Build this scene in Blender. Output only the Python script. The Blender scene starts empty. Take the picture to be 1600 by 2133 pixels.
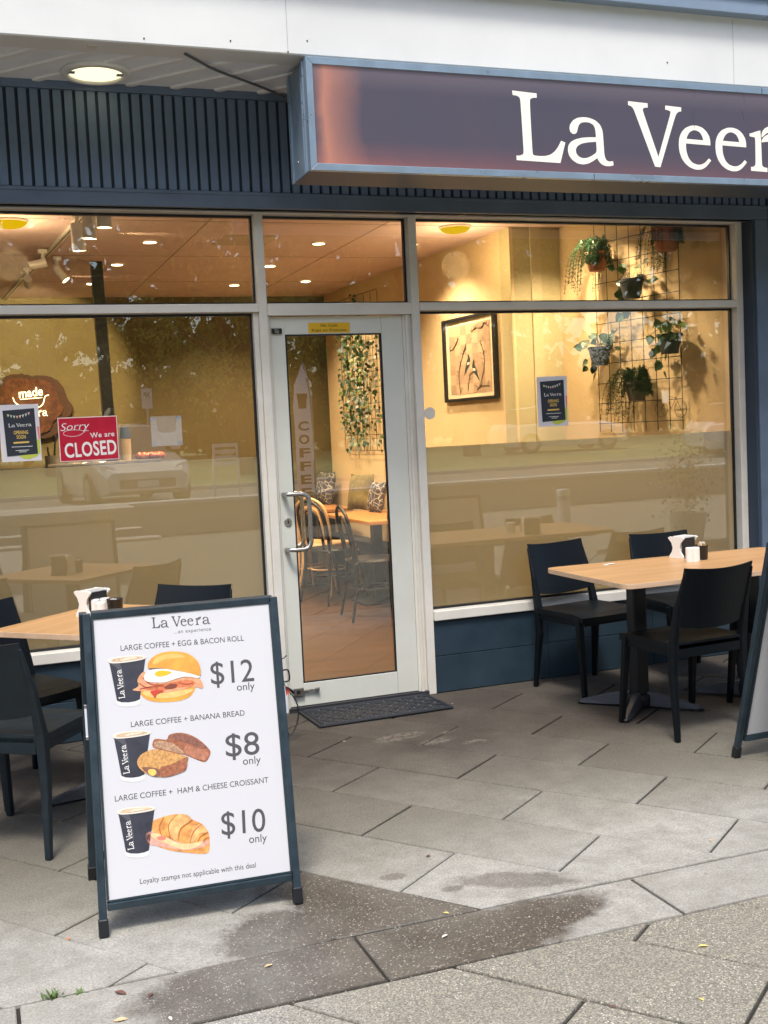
import bpy, math, random
from mathutils import Vector, Matrix
random.seed(7)
R = math.radians
sc = bpy.context.scene
COL = sc.collection

# ------------------------------------------------------------------ camera, sky, sun, exposure
YAW, PITCH, ROLL, FPX = 0.34826, -0.073517, -0.047803, 2359.37
CAM = Vector((0.0, -5.7663, 1.47994))
FW = Vector((math.sin(YAW)*math.cos(PITCH), math.cos(YAW)*math.cos(PITCH), math.sin(PITCH)))
RT0 = Vector((math.cos(YAW), -math.sin(YAW), 0)); UP0 = RT0.cross(FW)
RT = RT0*math.cos(ROLL) + UP0*math.sin(ROLL)
UP = -RT0*math.sin(ROLL) + UP0*math.cos(ROLL)
cam_d = bpy.data.cameras.new("camera"); cam = bpy.data.objects.new("camera", cam_d); COL.objects.link(cam)
m = Matrix.Identity(4)
for i in range(3):
    m[i][0] = RT[i]; m[i][1] = UP[i]; m[i][2] = -FW[i]; m[i][3] = CAM[i]
cam.matrix_world = m
cam_d.sensor_fit = 'VERTICAL'; cam_d.sensor_height = 36.0; cam_d.sensor_width = 27.0
cam_d.lens = FPX/2133*36.0
cam_d.clip_start = 0.05; cam_d.clip_end = 800
sc.camera = cam

SUN_EL, SUN_AZ = 64.0, 205.0          # azimuth measured clockwise from +Y
w = bpy.data.worlds.new("World"); sc.world = w; w.use_nodes = True
nt = w.node_tree; bg = nt.nodes['Background']
sky = nt.nodes.new('ShaderNodeTexSky'); sky.sky_type = 'NISHITA'; sky.sun_disc = False
sky.sun_elevation = R(SUN_EL); sky.sun_rotation = R(SUN_AZ)
sky.air_density = 1.0; sky.dust_density = 3.0; sky.ozone_density = 1.0
nt.links.new(sky.outputs[0], bg.inputs['Color']); bg.inputs['Strength'].default_value = 0.15
sd = bpy.data.lights.new("sun", 'SUN'); sd.energy = 1.55; sd.angle = R(13); sd.color = (1, .96, .9)
so = bpy.data.objects.new("sun", sd); COL.objects.link(so)
sdir = Vector((math.sin(R(SUN_AZ))*math.cos(R(SUN_EL)), math.cos(R(SUN_AZ))*math.cos(R(SUN_EL)), math.sin(R(SUN_EL))))
so.rotation_euler = sdir.to_track_quat('Z', 'Y').to_euler(); so.location = (-4, -20, 20)
sc.view_settings.view_transform = 'Standard'; sc.view_settings.look = 'None'
sc.view_settings.exposure = 1.0; sc.view_settings.gamma = 1.0
sc.view_settings.use_curve_mapping = False
try:
    sc.cycles.use_denoising = True; sc.cycles.denoiser = 'OPENIMAGEDENOISE'
    sc.cycles.max_bounces = 8; sc.cycles.transparent_max_bounces = 12; sc.cycles.glossy_bounces = 4
    sc.cycles.sample_clamp_indirect = 6.0; sc.cycles.caustics_reflective = False; sc.cycles.caustics_refractive = False
except Exception: pass

# ------------------------------------------------------------------ measuring: a pixel of the 1600x2133 photo -> a point on a known plane
def ray(x, y):
    return (FW + RT*((x-800)/FPX) - UP*((y-1066.5)/FPX)).normalized()
def onP(x, y, p0, n):
    d = ray(x, y); n = Vector(n); return CAM + d*((Vector(p0)-CAM).dot(n)/d.dot(n))
def onY(x, y, Y=0.0): return onP(x, y, (0, Y, 0), (0, 1, 0))
def onZ(x, y, Z=0.0): return onP(x, y, (0, 0, Z), (0, 0, 1))

# ------------------------------------------------------------------ materials
MATS = {}
def mat(name, col=(.5, .5, .5), rough=.5, metal=0., var=.0, scale=12., bump=0., bscale=None, emit=None, estr=0., spec=.5, coat=0., coords='Object'):
    if name in MATS: return MATS[name]
    m = bpy.data.materials.new(name); m.use_nodes = True; t = m.node_tree; b = t.nodes['Principled BSDF']
    b.inputs['Base Color'].default_value = (*col, 1); b.inputs['Roughness'].default_value = rough
    b.inputs['Metallic'].default_value = metal; b.inputs['Specular IOR Level'].default_value = spec
    b.inputs['Coat Weight'].default_value = coat
    tc = t.nodes.new('ShaderNodeTexCoord')
    if var > 0:
        n = t.nodes.new('ShaderNodeTexNoise'); n.inputs['Scale'].default_value = scale; n.inputs['Detail'].default_value = 6
        n.inputs['Roughness'].default_value = .65
        t.links.new(tc.outputs[coords], n.inputs['Vector'])
        r = t.nodes.new('ShaderNodeMapRange'); r.inputs['From Min'].default_value = .3; r.inputs['From Max'].default_value = .7
        r.inputs['To Min'].default_value = 1-var; r.inputs['To Max'].default_value = 1+var
        t.links.new(n.outputs['Fac'], r.inputs['Value'])
        x = t.nodes.new('ShaderNodeVectorMath'); x.operation = 'SCALE'; x.inputs[0].default_value = col
        t.links.new(r.outputs[0], x.inputs['Scale']); t.links.new(x.outputs[0], b.inputs['Base Color'])
        r2 = t.nodes.new('ShaderNodeMapRange'); r2.inputs['From Min'].default_value = .3; r2.inputs['From Max'].default_value = .7
        r2.inputs['To Min'].default_value = max(0, rough-.12); r2.inputs['To Max'].default_value = min(1, rough+.12)
        t.links.new(n.outputs['Fac'], r2.inputs['Value']); t.links.new(r2.outputs[0], b.inputs['Roughness'])
    if bump > 0:
        n2 = t.nodes.new('ShaderNodeTexNoise'); n2.inputs['Scale'].default_value = bscale or scale*4; n2.inputs['Detail'].default_value = 4
        t.links.new(tc.outputs[coords], n2.inputs['Vector'])
        bp = t.nodes.new('ShaderNodeBump'); bp.inputs['Strength'].default_value = bump; bp.inputs['Distance'].default_value = .01
        t.links.new(n2.outputs['Fac'], bp.inputs['Height']); t.links.new(bp.outputs[0], b.inputs['Normal'])
    if emit:
        b.inputs['Emission Color'].default_value = (*emit, 1); b.inputs['Emission Strength'].default_value = estr
    MATS[name] = m; return m

def math_node(t, op, a, b=None, clamp=False):
    n = t.nodes.new('ShaderNodeMath'); n.operation = op; n.use_clamp = clamp
    for k, s in enumerate((a, b)):
        if s is None: continue
        if isinstance(s, (int, float)): n.inputs[k].default_value = s
        else: t.links.new(s, n.inputs[k])
    return n.outputs[0]
def mix_col(t, f, a, b):
    n = t.nodes.new('ShaderNodeMix'); n.data_type = 'RGBA'
    for s, sock in ((f, n.inputs[0]), (a, n.inputs[6]), (b, n.inputs[7])):
        if isinstance(s, (int, float)): sock.default_value = s
        elif isinstance(s, tuple): sock.default_value = (*s, 1)
        else: t.links.new(s, sock)
    return n.outputs[2]
def ramp(t, f, stops):
    n = t.nodes.new('ShaderNodeValToRGB'); e = n.color_ramp.elements
    while len(e) < len(stops): e.new(.5)
    for k, (p, c) in enumerate(stops):
        e[k].position = p; e[k].color = (*c, 1) if isinstance(c, tuple) else (c, c, c, 1)
    t.links.new(f, n.inputs[0]); return n.outputs[0]
def noise(t, vec, scale, detail=5, rough=.6):
    n = t.nodes.new('ShaderNodeTexNoise'); n.inputs['Scale'].default_value = scale; n.inputs['Detail'].default_value = detail
    n.inputs['Roughness'].default_value = rough; t.links.new(vec, n.inputs['Vector']); return n.outputs['Fac']

def glass_mat():
    m = bpy.data.materials.new("window_glass"); m.use_nodes = True; t = m.node_tree; t.nodes.clear()
    o = t.nodes.new('ShaderNodeOutputMaterial'); mx = t.nodes.new('ShaderNodeMixShader')
    tr = t.nodes.new('ShaderNodeBsdfTransparent'); tr.inputs[0].default_value = (.99, .995, .985, 1)
    g = t.nodes.new('ShaderNodeBsdfGlossy'); g.inputs['Roughness'].default_value = 0.0; g.inputs['Color'].default_value = (.98, 1, .97, 1)
    f = t.nodes.new('ShaderNodeFresnel'); f.inputs['IOR'].default_value = 1.52
    fac = math_node(t, 'ADD', math_node(t, 'MULTIPLY', f.outputs[0], .8), .062, True)
    t.links.new(fac, mx.inputs[0]); t.links.new(tr.outputs[0], mx.inputs[1]); t.links.new(g.outputs[0], mx.inputs[2])
    t.links.new(mx.outputs[0], o.inputs[0]); return m
def film_mat():
    m = bpy.data.materials.new("frosted_film"); m.use_nodes = True; t = m.node_tree; t.nodes.clear()
    o = t.nodes.new('ShaderNodeOutputMaterial'); mx = t.nodes.new('ShaderNodeMixShader')
    d = t.nodes.new('ShaderNodeBsdfDiffuse'); tl = t.nodes.new('ShaderNodeBsdfTranslucent')
    tc = t.nodes.new('ShaderNodeTexCoord'); n = noise(t, tc.outputs['Object'], 1.3, 3)
    c = mix_col(t, n, (.70, .67, .51), (.75, .72, .56))
    t.links.new(c, d.inputs[0]); tl.inputs[0].default_value = (.84, .79, .60, 1); mx.inputs[0].default_value = .42
    t.links.new(d.outputs[0], mx.inputs[1]); t.links.new(tl.outputs[0], mx.inputs[2]); t.links.new(mx.outputs[0], o.inputs[0]); return m
GLASS = glass_mat(); FILM = film_mat()

uv_ux, uv_uy = math.cos(R(37.6)), math.sin(R(37.6))
def slab_mat():
    m = bpy.data.materials.new("exposed_aggregate_concrete"); m.use_nodes = True; t = m.node_tree; b = t.nodes['Principled BSDF']
    ge = t.nodes.new('ShaderNodeNewGeometry'); P = ge.outputs['Position']
    oi = t.nodes.new('ShaderNodeObjectInfo')
    sx = t.nodes.new('ShaderNodeSeparateXYZ'); t.links.new(P, sx.inputs[0])
    X, Y = sx.outputs[0], sx.outputs[1]
    big = noise(t, P, 1.6, 6, .6); mid = noise(t, P, 9, 6, .7); fine = noise(t, P, 130, 3, .8); fine2 = noise(t, P, 330, 2, .8)
    base = mix_col(t, ramp(t, big, [(.32, 0.), (.68, 1.)]), (.228, .216, .166), (.335, .320, .262))
    base = mix_col(t, math_node(t, 'MULTIPLY', oi.outputs['Random'], .75), base, (.185, .172, .125))
    band = math_node(t, 'MULTIPLY', math_node(t, 'MULTIPLY', math_node(t, 'SUBTRACT', -1.75, Y), 1.6, True), math_node(t, 'GREATER_THAN', Y, -2.98))
    base = mix_col(t, math_node(t, 'MULTIPLY', band, .5), base, mix_col(t, ramp(t, noise(t, P, 5.5, 6, .7), [(.4, 0.), (.7, 1.)]), (.42, .415, .39), (.335, .326, .295)))
    base = mix_col(t, ramp(t, mid, [(.40, 0.), (.70, .62)]), base, (.17, .158, .13))
    # brown grime near the shopfront, deepened by canopy shade painted into the colour
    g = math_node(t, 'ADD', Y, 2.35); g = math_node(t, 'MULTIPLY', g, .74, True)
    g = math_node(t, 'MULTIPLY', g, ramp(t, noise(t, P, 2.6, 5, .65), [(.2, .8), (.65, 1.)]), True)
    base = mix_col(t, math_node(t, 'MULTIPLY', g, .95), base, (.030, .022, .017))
    lowf = math_node(t, 'LESS_THAN', Y, -2.985)
    base = mix_col(t, math_node(t, 'MULTIPLY', lowf, ramp(t, noise(t, P, 2.1, 3), [(.3, .45), (.65, .95)])), base, mix_col(t, ramp(t, math_node(t, 'MULTIPLY', X, .5), [(.28, 0.), (.45, 1.)]), (.30, .295, .28), (.185, .176, .142)))
    # wet stains: ellipses with a ragged edge
    nz = math_node(t, 'MULTIPLY', math_node(t, 'SUBTRACT', noise(t, P, 16, 8, .8), .5), 1.25)
    nz2 = math_node(t, 'MULTIPLY', math_node(t, 'SUBTRACT', noise(t, P, 3.4, 3, .6), .5), 1.2)
    U = math_node(t, 'ADD', math_node(t, 'MULTIPLY', X, uv_ux), math_node(t, 'MULTIPLY', Y, uv_uy))
    def ell(lst, amp):
        mask = None
        for cx, cy, rx, ry, ang in lst:
            dx = math_node(t, 'SUBTRACT', X, cx); dy = math_node(t, 'SUBTRACT', Y, cy); c, s = math.cos(ang), math.sin(ang)
            u = math_node(t, 'ADD', math_node(t, 'MULTIPLY', dx, c/rx), math_node(t, 'MULTIPLY', dy, s/rx))
            v = math_node(t, 'ADD', math_node(t, 'MULTIPLY', dx, -s/ry), math_node(t, 'MULTIPLY', dy, c/ry))
            d = math_node(t, 'SQRT', math_node(t, 'ADD', math_node(t, 'MULTIPLY', u, u), math_node(t, 'MULTIPLY', v, v)))
            mask = d if mask is None else math_node(t, 'MINIMUM', mask, d)
        m2 = math_node(t, 'ADD', mask, math_node(t, 'MULTIPLY', math_node(t, 'ADD', nz, nz2), amp))
        return ramp(t, m2, [(.78, 1.), (1.05, 0.)])
    above = math_node(t, 'GREATER_THAN', Y, -2.683); below = math_node(t, 'LESS_THAN', Y, -2.683); inband = math_node(t, 'MULTIPLY', below, math_node(t, 'GREATER_THAN', Y, -2.977))
    left_of = math_node(t, 'LESS_THAN', U, -.541)
    wA = math_node(t, 'MULTIPLY', math_node(t, 'MULTIPLY', ell([(1.12, -2.50, .46, .24, -.93), (1.0, -2.6, .3, .2, 0)], .7), left_of), above)
    wB = math_node(t, 'MULTIPLY', ell([(.78, -2.86, .50, .30, 0), (1.15, -2.86, .50, .22, .05), (1.48, -2.80, .30, .13, .15)], .55), inband)
    wC = math_node(t, 'MULTIPLY', math_node(t, 'MULTIPLY', ell([(1.56, -2.53, .25, .075, -.45), (1.36, -2.50, .05, .03, 0), (1.22, -2.32, .05, .03, 0)], 1.1), above), .62)
    wD = math_node(t, 'MULTIPLY', math_node(t, 'MULTIPLY', ell([(.74, -2.55, .20, .16, .5)], .8), above), .85)
    wP = ell([(1.86, -.74, .13, .05, .2), (1.98, -.90, .10, .045, .2), (2.13, -1.0, .07, .03, 0), (2.08, -.78, .05, .02, 0)], 1.5)
    base = mix_col(t, math_node(t, 'MULTIPLY', math_node(t, 'MULTIPLY', wP, ramp(t, noise(t, P, 30, 4), [(.42, 0.), (.55, 1.)])), .4), base, (.22, .19, .15))
    wet = math_node(t, 'MAXIMUM', math_node(t, 'MAXIMUM', wA, wB), math_node(t, 'MAXIMUM', wC, wD))
    wetness = math_node(t, 'MULTIPLY', wet, ramp(t, noise(t, P, 2.2, 3), [(.3, .66), (.62, 1.)]))
    base = mix_col(t, math_node(t, 'MULTIPLY', wetness, .97), base, mix_col(t, noise(t, P, 2.7, 3), (.045, .040, .034), (.075, .062, .048)))
    # fine sand grain
    gr = t.nodes.new('ShaderNodeMapRange'); gr.inputs['From Min'].default_value = .3; gr.inputs['From Max'].default_value = .7
    gr.inputs['To Min'].default_value = .66; gr.inputs['To Max'].default_value = 1.34; t.links.new(fine, gr.inputs['Value'])
    sc1 = t.nodes.new('ShaderNodeVectorMath'); sc1.operation = 'SCALE'; t.links.new(base, sc1.inputs[0]); t.links.new(gr.outputs[0], sc1.inputs['Scale'])
    base = sc1.outputs[0]
    # exposed pebbles
    vo = t.nodes.new('ShaderNodeTexVoronoi'); vo.inputs['Scale'].default_value = 145; t.links.new(P, vo.inputs['Vector'])
    sep = t.nodes.new('ShaderNodeSeparateColor'); t.links.new(vo.outputs['Color'], sep.inputs[0])
    peb = math_node(t, 'MULTIPLY', math_node(t, 'GREATER_THAN', sep.outputs[0], .80), math_node(t, 'LESS_THAN', vo.outputs['Distance'], .36))
    low = math_node(t, 'LESS_THAN', Y, -2.985)
    v3 = t.nodes.new('ShaderNodeTexVoronoi'); v3.inputs['Scale'].default_value = 250; t.links.new(P, v3.inputs['Vector'])
    s3 = t.nodes.new('ShaderNodeSeparateColor'); t.links.new(v3.outputs['Color'], s3.inputs[0])
    base = mix_col(t, math_node(t, 'MULTIPLY', math_node(t, 'GREATER_THAN', s3.outputs[0], .62), math_node(t, 'MULTIPLY', math_node(t, 'MAXIMUM', low, math_node(t, 'MULTIPLY', wet, .26)), math_node(t, 'MULTIPLY', s3.outputs[1], .62))), base, (.46, .41, .30))
    base = mix_col(t, math_node(t, 'MULTIPLY', math_node(t, 'LESS_THAN', s3.outputs[0], .2), math_node(t, 'MULTIPLY', low, .6)), base, (.10, .09, .075))
    patch = math_node(t, 'MULTIPLY', low, ramp(t, noise(t, P, 3.0, 3), [(.35, .15), (.6, .85)]))
    expo = math_node(t, 'MAXIMUM', patch, math_node(t, 'MULTIPLY', wet, .5)); expo = math_node(t, 'MAXIMUM', expo, .07)
    pc = mix_col(t, sep.outputs[1], (.55, .48, .36), (.70, .66, .60))
    base = mix_col(t, math_node(t, 'MULTIPLY', peb, expo), base, pc)
    dk = math_node(t, 'MULTIPLY', math_node(t, 'LESS_THAN', sep.outputs[0], .13), math_node(t, 'LESS_THAN', vo.outputs['Distance'], .4))
    base = mix_col(t, math_node(t, 'MULTIPLY', dk, math_node(t, 'MULTIPLY', expo, .6)), base, (.10, .09, .08))
    # scattered dark spots (gum, lichen)
    v2 = t.nodes.new('ShaderNodeTexVoronoi'); v2.inputs['Scale'].default_value = 5.5; t.links.new(P, v2.inputs['Vector'])
    s2 = t.nodes.new('ShaderNodeSeparateColor'); t.links.new(v2.outputs['Color'], s2.inputs[0])
    sp = math_node(t, 'MULTIPLY', math_node(t, 'GREATER_THAN', s2.outputs[0], .55), math_node(t, 'LESS_THAN', math_node(t, 'ADD', v2.outputs['Distance'], math_node(t, 'MULTIPLY', fine, .08)), math_node(t, 'MULTIPLY', s2.outputs[1], .095)))
    base = mix_col(t, math_node(t, 'MULTIPLY', sp, .6), base, (.09, .08, .07))
    t.links.new(base, b.inputs['Base Color'])
    ro = t.nodes.new('ShaderNodeMapRange'); ro.inputs['To Min'].default_value = .88; ro.inputs['To Max'].default_value = .45; t.links.new(wet, ro.inputs['Value'])
    t.links.new(ro.outputs[0], b.inputs['Roughness'])
    bp = t.nodes.new('ShaderNodeBump'); bp.inputs['Strength'].default_value = .35; bp.inputs['Distance'].default_value = .003
    t.links.new(math_node(t, 'ADD', fine, math_node(t, 'MULTIPLY', fine2, .6)), bp.inputs['Height']); t.links.new(bp.outputs[0], b.inputs['Normal'])
    return m
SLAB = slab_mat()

def wood_mat(name, c1, c2, axis=0, sc_=1.0, rough=.42, warp=1.0):
    m = bpy.data.materials.new(name); m.use_nodes = True; t = m.node_tree; b = t.nodes['Principled BSDF']
    tc = t.nodes.new('ShaderNodeTexCoord'); mp = t.nodes.new('ShaderNodeMapping')
    s = [14*sc_]*3; s[axis] = 1.0*sc_; mp.inputs['Scale'].default_value = s
    t.links.new(tc.outputs['Object'], mp.inputs[0])
    a = noise(t, mp.outputs[0], 1.0, 4, .55); b2 = noise(t, mp.outputs[0], 9.0, 4, .7)
    f = math_node(t, 'ADD', math_node(t, 'MULTIPLY', a, .75*warp), math_node(t, 'MULTIPLY', b2, .3))
    c = ramp(t, f, [(.32, c1), (.5, tuple((x+y)/2 for x, y in zip(c1, c2))), (.68, c2)])
    t.links.new(c, b.inputs['Base Color']); b.inputs['Roughness'].default_value = rough; return m

PLASTIC = mat('black_plastic', (.0035, .0055, .0075), .42, spec=.22)
PLASTIC_WORN = mat('scuffed_plastic', (.009, .016, .021), .45, var=.35, scale=7, spec=.35)
CLAD = mat('charcoal_cladding', (.125, .18, .265), .5, var=.12, scale=7)
CLADBACK = mat('cladding_groove', (.030, .050, .080), .7)
TRIM = mat('charcoal_trim', (.105, .145, .20), .5, var=.15, scale=5)
PLINTH = mat('navy_plinth_paint', (.020, .040, .058), .5, var=.18, scale=4, bump=.05)
ALU = mat('white_powdercoat', (.72, .69, .61), .42, var=.07, scale=5, bump=.02)
DOORALU = mat('door_powdercoat', (.67, .68, .60), .42, var=.06, scale=3)
FASC = mat('fascia_paint', (.79, .80, .775), .45, var=.05, scale=1.5, bump=.03, bscale=2)
SOFF = mat('soffit_paint', (.86, .90, .94), .6, var=.07, scale=4)
GUT = mat('gutter_steel', (.24, .32, .42), .45, var=.08, scale=3)
SIGNALU = mat('sign_aluminium', (.30, .40, .50), .34, metal=.35, var=.1, scale=6)
SIGNSIDE = mat('sign_side_paint', (.22, .29, .37), .42, metal=.25, var=.14, scale=6)
CHROME = mat('brushed_chrome', (.55, .53, .50), .22, metal=1.)
FRAME = mat('slate_steel', (.020, .036, .048), .42, var=.22, scale=18, bump=.04)
WHITEP = mat('white_printed_board', (.60, .605, .625), .4)
INK = mat('grey_ink', (.075, .07, .08), .6)
WHITEINK = mat('white_ink', (.85, .84, .80), .6)
CREAM = mat('cream_wall', (.66, .52, .30), .75, var=.06, scale=2.2, bump=.05, bscale=60)
DIMWALL = mat('dim_back_wall', (.125, .10, .040), .75, var=.10, scale=1.5)  # low room light darkened into the back wall colour
CEIL = mat('ceiling_board', (.74, .58, .58), .8, var=.08, scale=2)
BLACK = mat('black_satin', (.012, .013, .016), .4)
WHITEC = mat('white_ceramic', (.78, .77, .72), .3)
RUBBER = mat('black_rubber', (.006, .008, .012), .7, var=.3, scale=30, bump=.2)
DIRT = mat('joint_dirt', (.030, .026, .021), .95, var=.4, scale=20)
OAK = wood_mat('oak_laminate', (.39, .21, .085), (.56, .335, .155), 0, 1.3, .38)
EDGE = wood_mat('oak_edge', (.46, .30, .18), (.62, .43, .28), 0, 1.5, .5)
FLOORW = wood_mat('brown_vinyl_floor', (.030, .014, .007), (.066, .031, .015), 0, .5, .4)
INTW = wood_mat('orange_wood', (.38, .17, .05), (.50, .25, .09), 0, 1, .4)
BEECH = mat('bent_beech', (.62, .42, .22), .4, var=.12, scale=8)
NAVYW = mat('dark_bentwood', (.006, .007, .010), .35)
TERRA = mat('terracotta', (.36, .14, .09), .8, var=.2, scale=20)
POT = mat('dark_pot', (.020, .026, .038), .6, var=.2, scale=15)
LEAF = mat('deep_green_leaf', (.022, .060, .026), .45, var=.35, scale=12)
LEAFL = mat('light_green_leaf', (.09, .16, .03), .5, var=.35, scale=12)
WIRE = mat('black_wire', (.015, .015, .016), .5)
LAMPY = mat('lamp_yellow', (.0, .0, .0), 1., spec=0., emit=(1., .60, .004), estr=.46)
LAMPW = mat('lamp_white', (.9, .85, .7), .4, emit=(1., .80, .45), estr=7.0)
OYST = mat('oyster_diffuser', (.85, .8, .6), .4, emit=(1., .88, .52), estr=.75)
GRASS = mat('grass', (.26, .30, .12), .9, var=.4, scale=3)
ASPH = mat('asphalt', (.24, .23, .20), .9, var=.2, scale=6)
BARK = mat('bark', (.07, .05, .035), .9, var=.3, scale=8)
def leafy(name, c):
    m = bpy.data.materials.new(name); m.use_nodes = True; t = m.node_tree; t.nodes.clear(); o = t.nodes.new('ShaderNodeOutputMaterial'); mx = t.nodes.new('ShaderNodeMixShader'); d = t.nodes.new('ShaderNodeBsdfDiffuse'); l = t.nodes.new('ShaderNodeBsdfTranslucent')
    tc = t.nodes.new('ShaderNodeTexCoord'); n = ramp(t, noise(t, tc.outputs['Object'], .7, 4), [(.3, 0.), (.7, 1.)]); cc = mix_col(t, n, tuple(x*.45 for x in c), tuple(x*1.5 for x in c))
    t.links.new(cc, d.inputs[0]); t.links.new(cc, l.inputs[0]); mx.inputs[0].default_value = .5; t.links.new(d.outputs[0], mx.inputs[1]); t.links.new(l.outputs[0], mx.inputs[2]); t.links.new(mx.outputs[0], o.inputs[0]); return m
TREEL = leafy('tree_leaves', (.12, .14, .04)); TREEL2 = leafy('gum_leaves', (.26, .28, .08))
TIMB = mat('weathered_timber', (.42, .39, .35), .8, var=.2, scale=6)
RENDERW = mat('painted_render', (.55, .53, .48), .8, var=.08, scale=2)

# ------------------------------------------------------------------ mesh helpers
class MB:
    def __init__(s): s.v = []; s.f = []; s.m = []
    def add(s, vs, fs, mi=0):
        k = len(s.v); s.v += [tuple(v) for v in vs]; s.f += [tuple(i+k for i in f) for f in fs]; s.m += [mi]*len(fs); return s
    def box(s, x0, x1, y0, y1, z0, z1, mi=0, M=None):
        vs = [Vector((x, y, z)) for x in (x0, x1) for y in (y0, y1) for z in (z0, z1)]
        if M is not None: vs = [M @ v for v in vs]
        return s.add(vs, [(0, 1, 3, 2), (4, 6, 7, 5), (0, 4, 5, 1), (2, 3, 7, 6), (0, 2, 6, 4), (1, 5, 7, 3)], mi)
    def hexa(s, bot, top, mi=0):      # two quads
        return s.add(list(bot)+list(top), [(3, 2, 1, 0), (4, 5, 6, 7), (0, 1, 5, 4), (1, 2, 6, 5), (2, 3, 7, 6), (3, 0, 4, 7)], mi)
    def bar(s, p, q, a, b=None, up=(0, 0, 1), mi=0, a2=None, b2=None):   # rectangular bar from p to q, widths a (side) x b
        p, q = Vector(p), Vector(q); b = b or a; a2 = a2 or a; b2 = b2 or b
        d = (q-p).normalized(); u = Vector(up)
        if abs(d.dot(u)) > .95: u = Vector((0, 1, 0))
        sx = d.cross(u).normalized(); sy = sx.cross(d)
        bot = [p + sx*i*a/2 + sy*j*b/2 for i, j in ((-1, -1), (1, -1), (1, 1), (-1, 1))]
        top = [q + sx*i*a2/2 + sy*j*b2/2 for i, j in ((-1, -1), (1, -1), (1, 1), (-1, 1))]
        return s.hexa(bot, top, mi)
    def tube(s, pts, r, n=8, closed=False, mi=0, cap=True):
        pts = [Vector(p) for p in pts]; N = len(pts); rs = r if isinstance(r, (list, tuple)) else [r]*N
        rings = []; prev = None
        for i, p in enumerate(pts):
            a = pts[i-1] if (i > 0 or closed) else p; b = pts[(i+1) % N] if (i < N-1 or closed) else p
            d = (b-a).normalized()
            if prev is None:
                u = Vector((0, 0, 1)) if abs(d.z) < .9 else Vector((1, 0, 0)); prev = d.cross(u).normalized()
            x = (prev - d*prev.dot(d)).normalized(); y = d.cross(x); prev = x
            rings.append([p + x*math.cos(2*math.pi*k/n)*rs[i] + y*math.sin(2*math.pi*k/n)*rs[i] for k in range(n)])
        vs = [v for g in rings for v in g]; fs = []
        for i in range(N if closed else N-1):
            j = (i+1) % N
            for k in range(n): fs.append((i*n+k, i*n+(k+1) % n, j*n+(k+1) % n, j*n+k))
        if cap and not closed: fs += [tuple(reversed(range(n))), tuple((N-1)*n+k for k in range(n))]
        return s.add(vs, fs, mi)
    def lathe(s, prof, n=24, c=(0, 0, 0), mi=0, M=None):
        vs = []
        for r, z in prof:
            for k in range(n):
                a = 2*math.pi*k/n; vs.append(Vector((c[0]+r*math.cos(a), c[1]+r*math.sin(a), c[2]+z)))
        if M is not None: vs = [M @ v for v in vs]
        fs = [(i*n+k, i*n+(k+1) % n, (i+1)*n+(k+1) % n, (i+1)*n+k) for i in range(len(prof)-1) for k in range(n)]
        return s.add(vs, fs, mi)
    def prism(s, poly, z0, z1, M=None, mi=0):
        n = len(poly); vs = [Vector((x, y, z)) for z in (z0, z1) for x, y in poly]
        if M is not None: vs = [M @ v for v in vs]
        return s.add(vs, [tuple(reversed(range(n))), tuple(range(n, 2*n))]+[(i, (i+1) % n, n+(i+1) % n, n+i) for i in range(n)], mi)
    def mesh(s, name, mats, inv=None):
        me = bpy.data.meshes.new(name)
        vs = s.v if inv is None else [tuple(inv @ Vector(v)) for v in s.v]
        me.from_pydata(vs, [], s.f); me.validate(); me.update()
        for mm in (mats if isinstance(mats, (list, tuple)) else [mats]): me.materials.append(mm)
        if len(me.polygons) == len(s.m): me.polygons.foreach_set('material_index', s.m)
        return me

ROOT = {}
def tag(o, label=None, cat=None, group=None, kind=None):
    if label: o['label'] = label
    if cat: o['category'] = cat
    if group: o['group'] = group
    if kind: o['kind'] = kind
    return o
def thing(name, label, cat, loc=(0, 0, 0), rz=0., group=None):
    o = bpy.data.objects.new(name, None); COL.objects.link(o); o.empty_display_size = .1
    o.location = loc; o.rotation_euler = (0, 0, rz); tag(o, label, cat, group)
    ROOT[o.name] = Matrix.Translation(Vector(loc)) @ Matrix.Rotation(rz, 4, 'Z'); return o
def rootM(p): return ROOT[p.name]
def obj(name, mb, mats, parent=None, bev=0, smooth=False, label=None, kind=None, seg=2):
    inv = rootM(parent).inverted() if parent is not None else None
    if isinstance(mb, bpy.types.Mesh):
        me = mb
        if inv is not None: me.transform(inv)
        me.materials.clear()
        for mm in (mats if isinstance(mats, (list, tuple)) else [mats]): me.materials.append(mm)
    else: me = mb.mesh(name, mats, inv)
    o = bpy.data.objects.new(name, me); COL.objects.link(o)
    if parent is not None: o.parent = parent; ROOT[o.name] = rootM(parent)
    if bev:
        b = o.modifiers.new('bevel', 'BEVEL'); b.width = bev; b.segments = seg; b.limit_method = 'ANGLE'; b.angle_limit = R(40)
    if smooth:
        me.polygons.foreach_set('use_smooth', [True]*len(me.polygons))
    if label: o['label'] = label
    if kind: o['kind'] = kind
    return o
def single(name, mb, mats, label, cat, group=None, org=None, **k):   # a thing that is one mesh: origin moved to its base
    o = obj(name, mb, mats, **k)
    me = o.data; xs = [v.co.copy() for v in me.vertices]
    c = Vector(org) if org is not None else Vector((sum(v.x for v in xs)/len(xs), sum(v.y for v in xs)/len(xs), min(v.z for v in xs)))
    me.transform(Matrix.Translation(-c)); o.location = c
    return tag(o, label, cat, group)
def copy_tree(o, parent=None):
    c = o.copy(); COL.objects.link(c)
    if parent is not None: c.parent = parent
    for ch in list(o.children): copy_tree(ch, c)
    return c
def dup(root, loc, rz, label, group=None):
    c = copy_tree(root); c.location = loc; c.rotation_euler = (0, 0, rz); c['label'] = label
    if group: c['group'] = group
    return c
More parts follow.
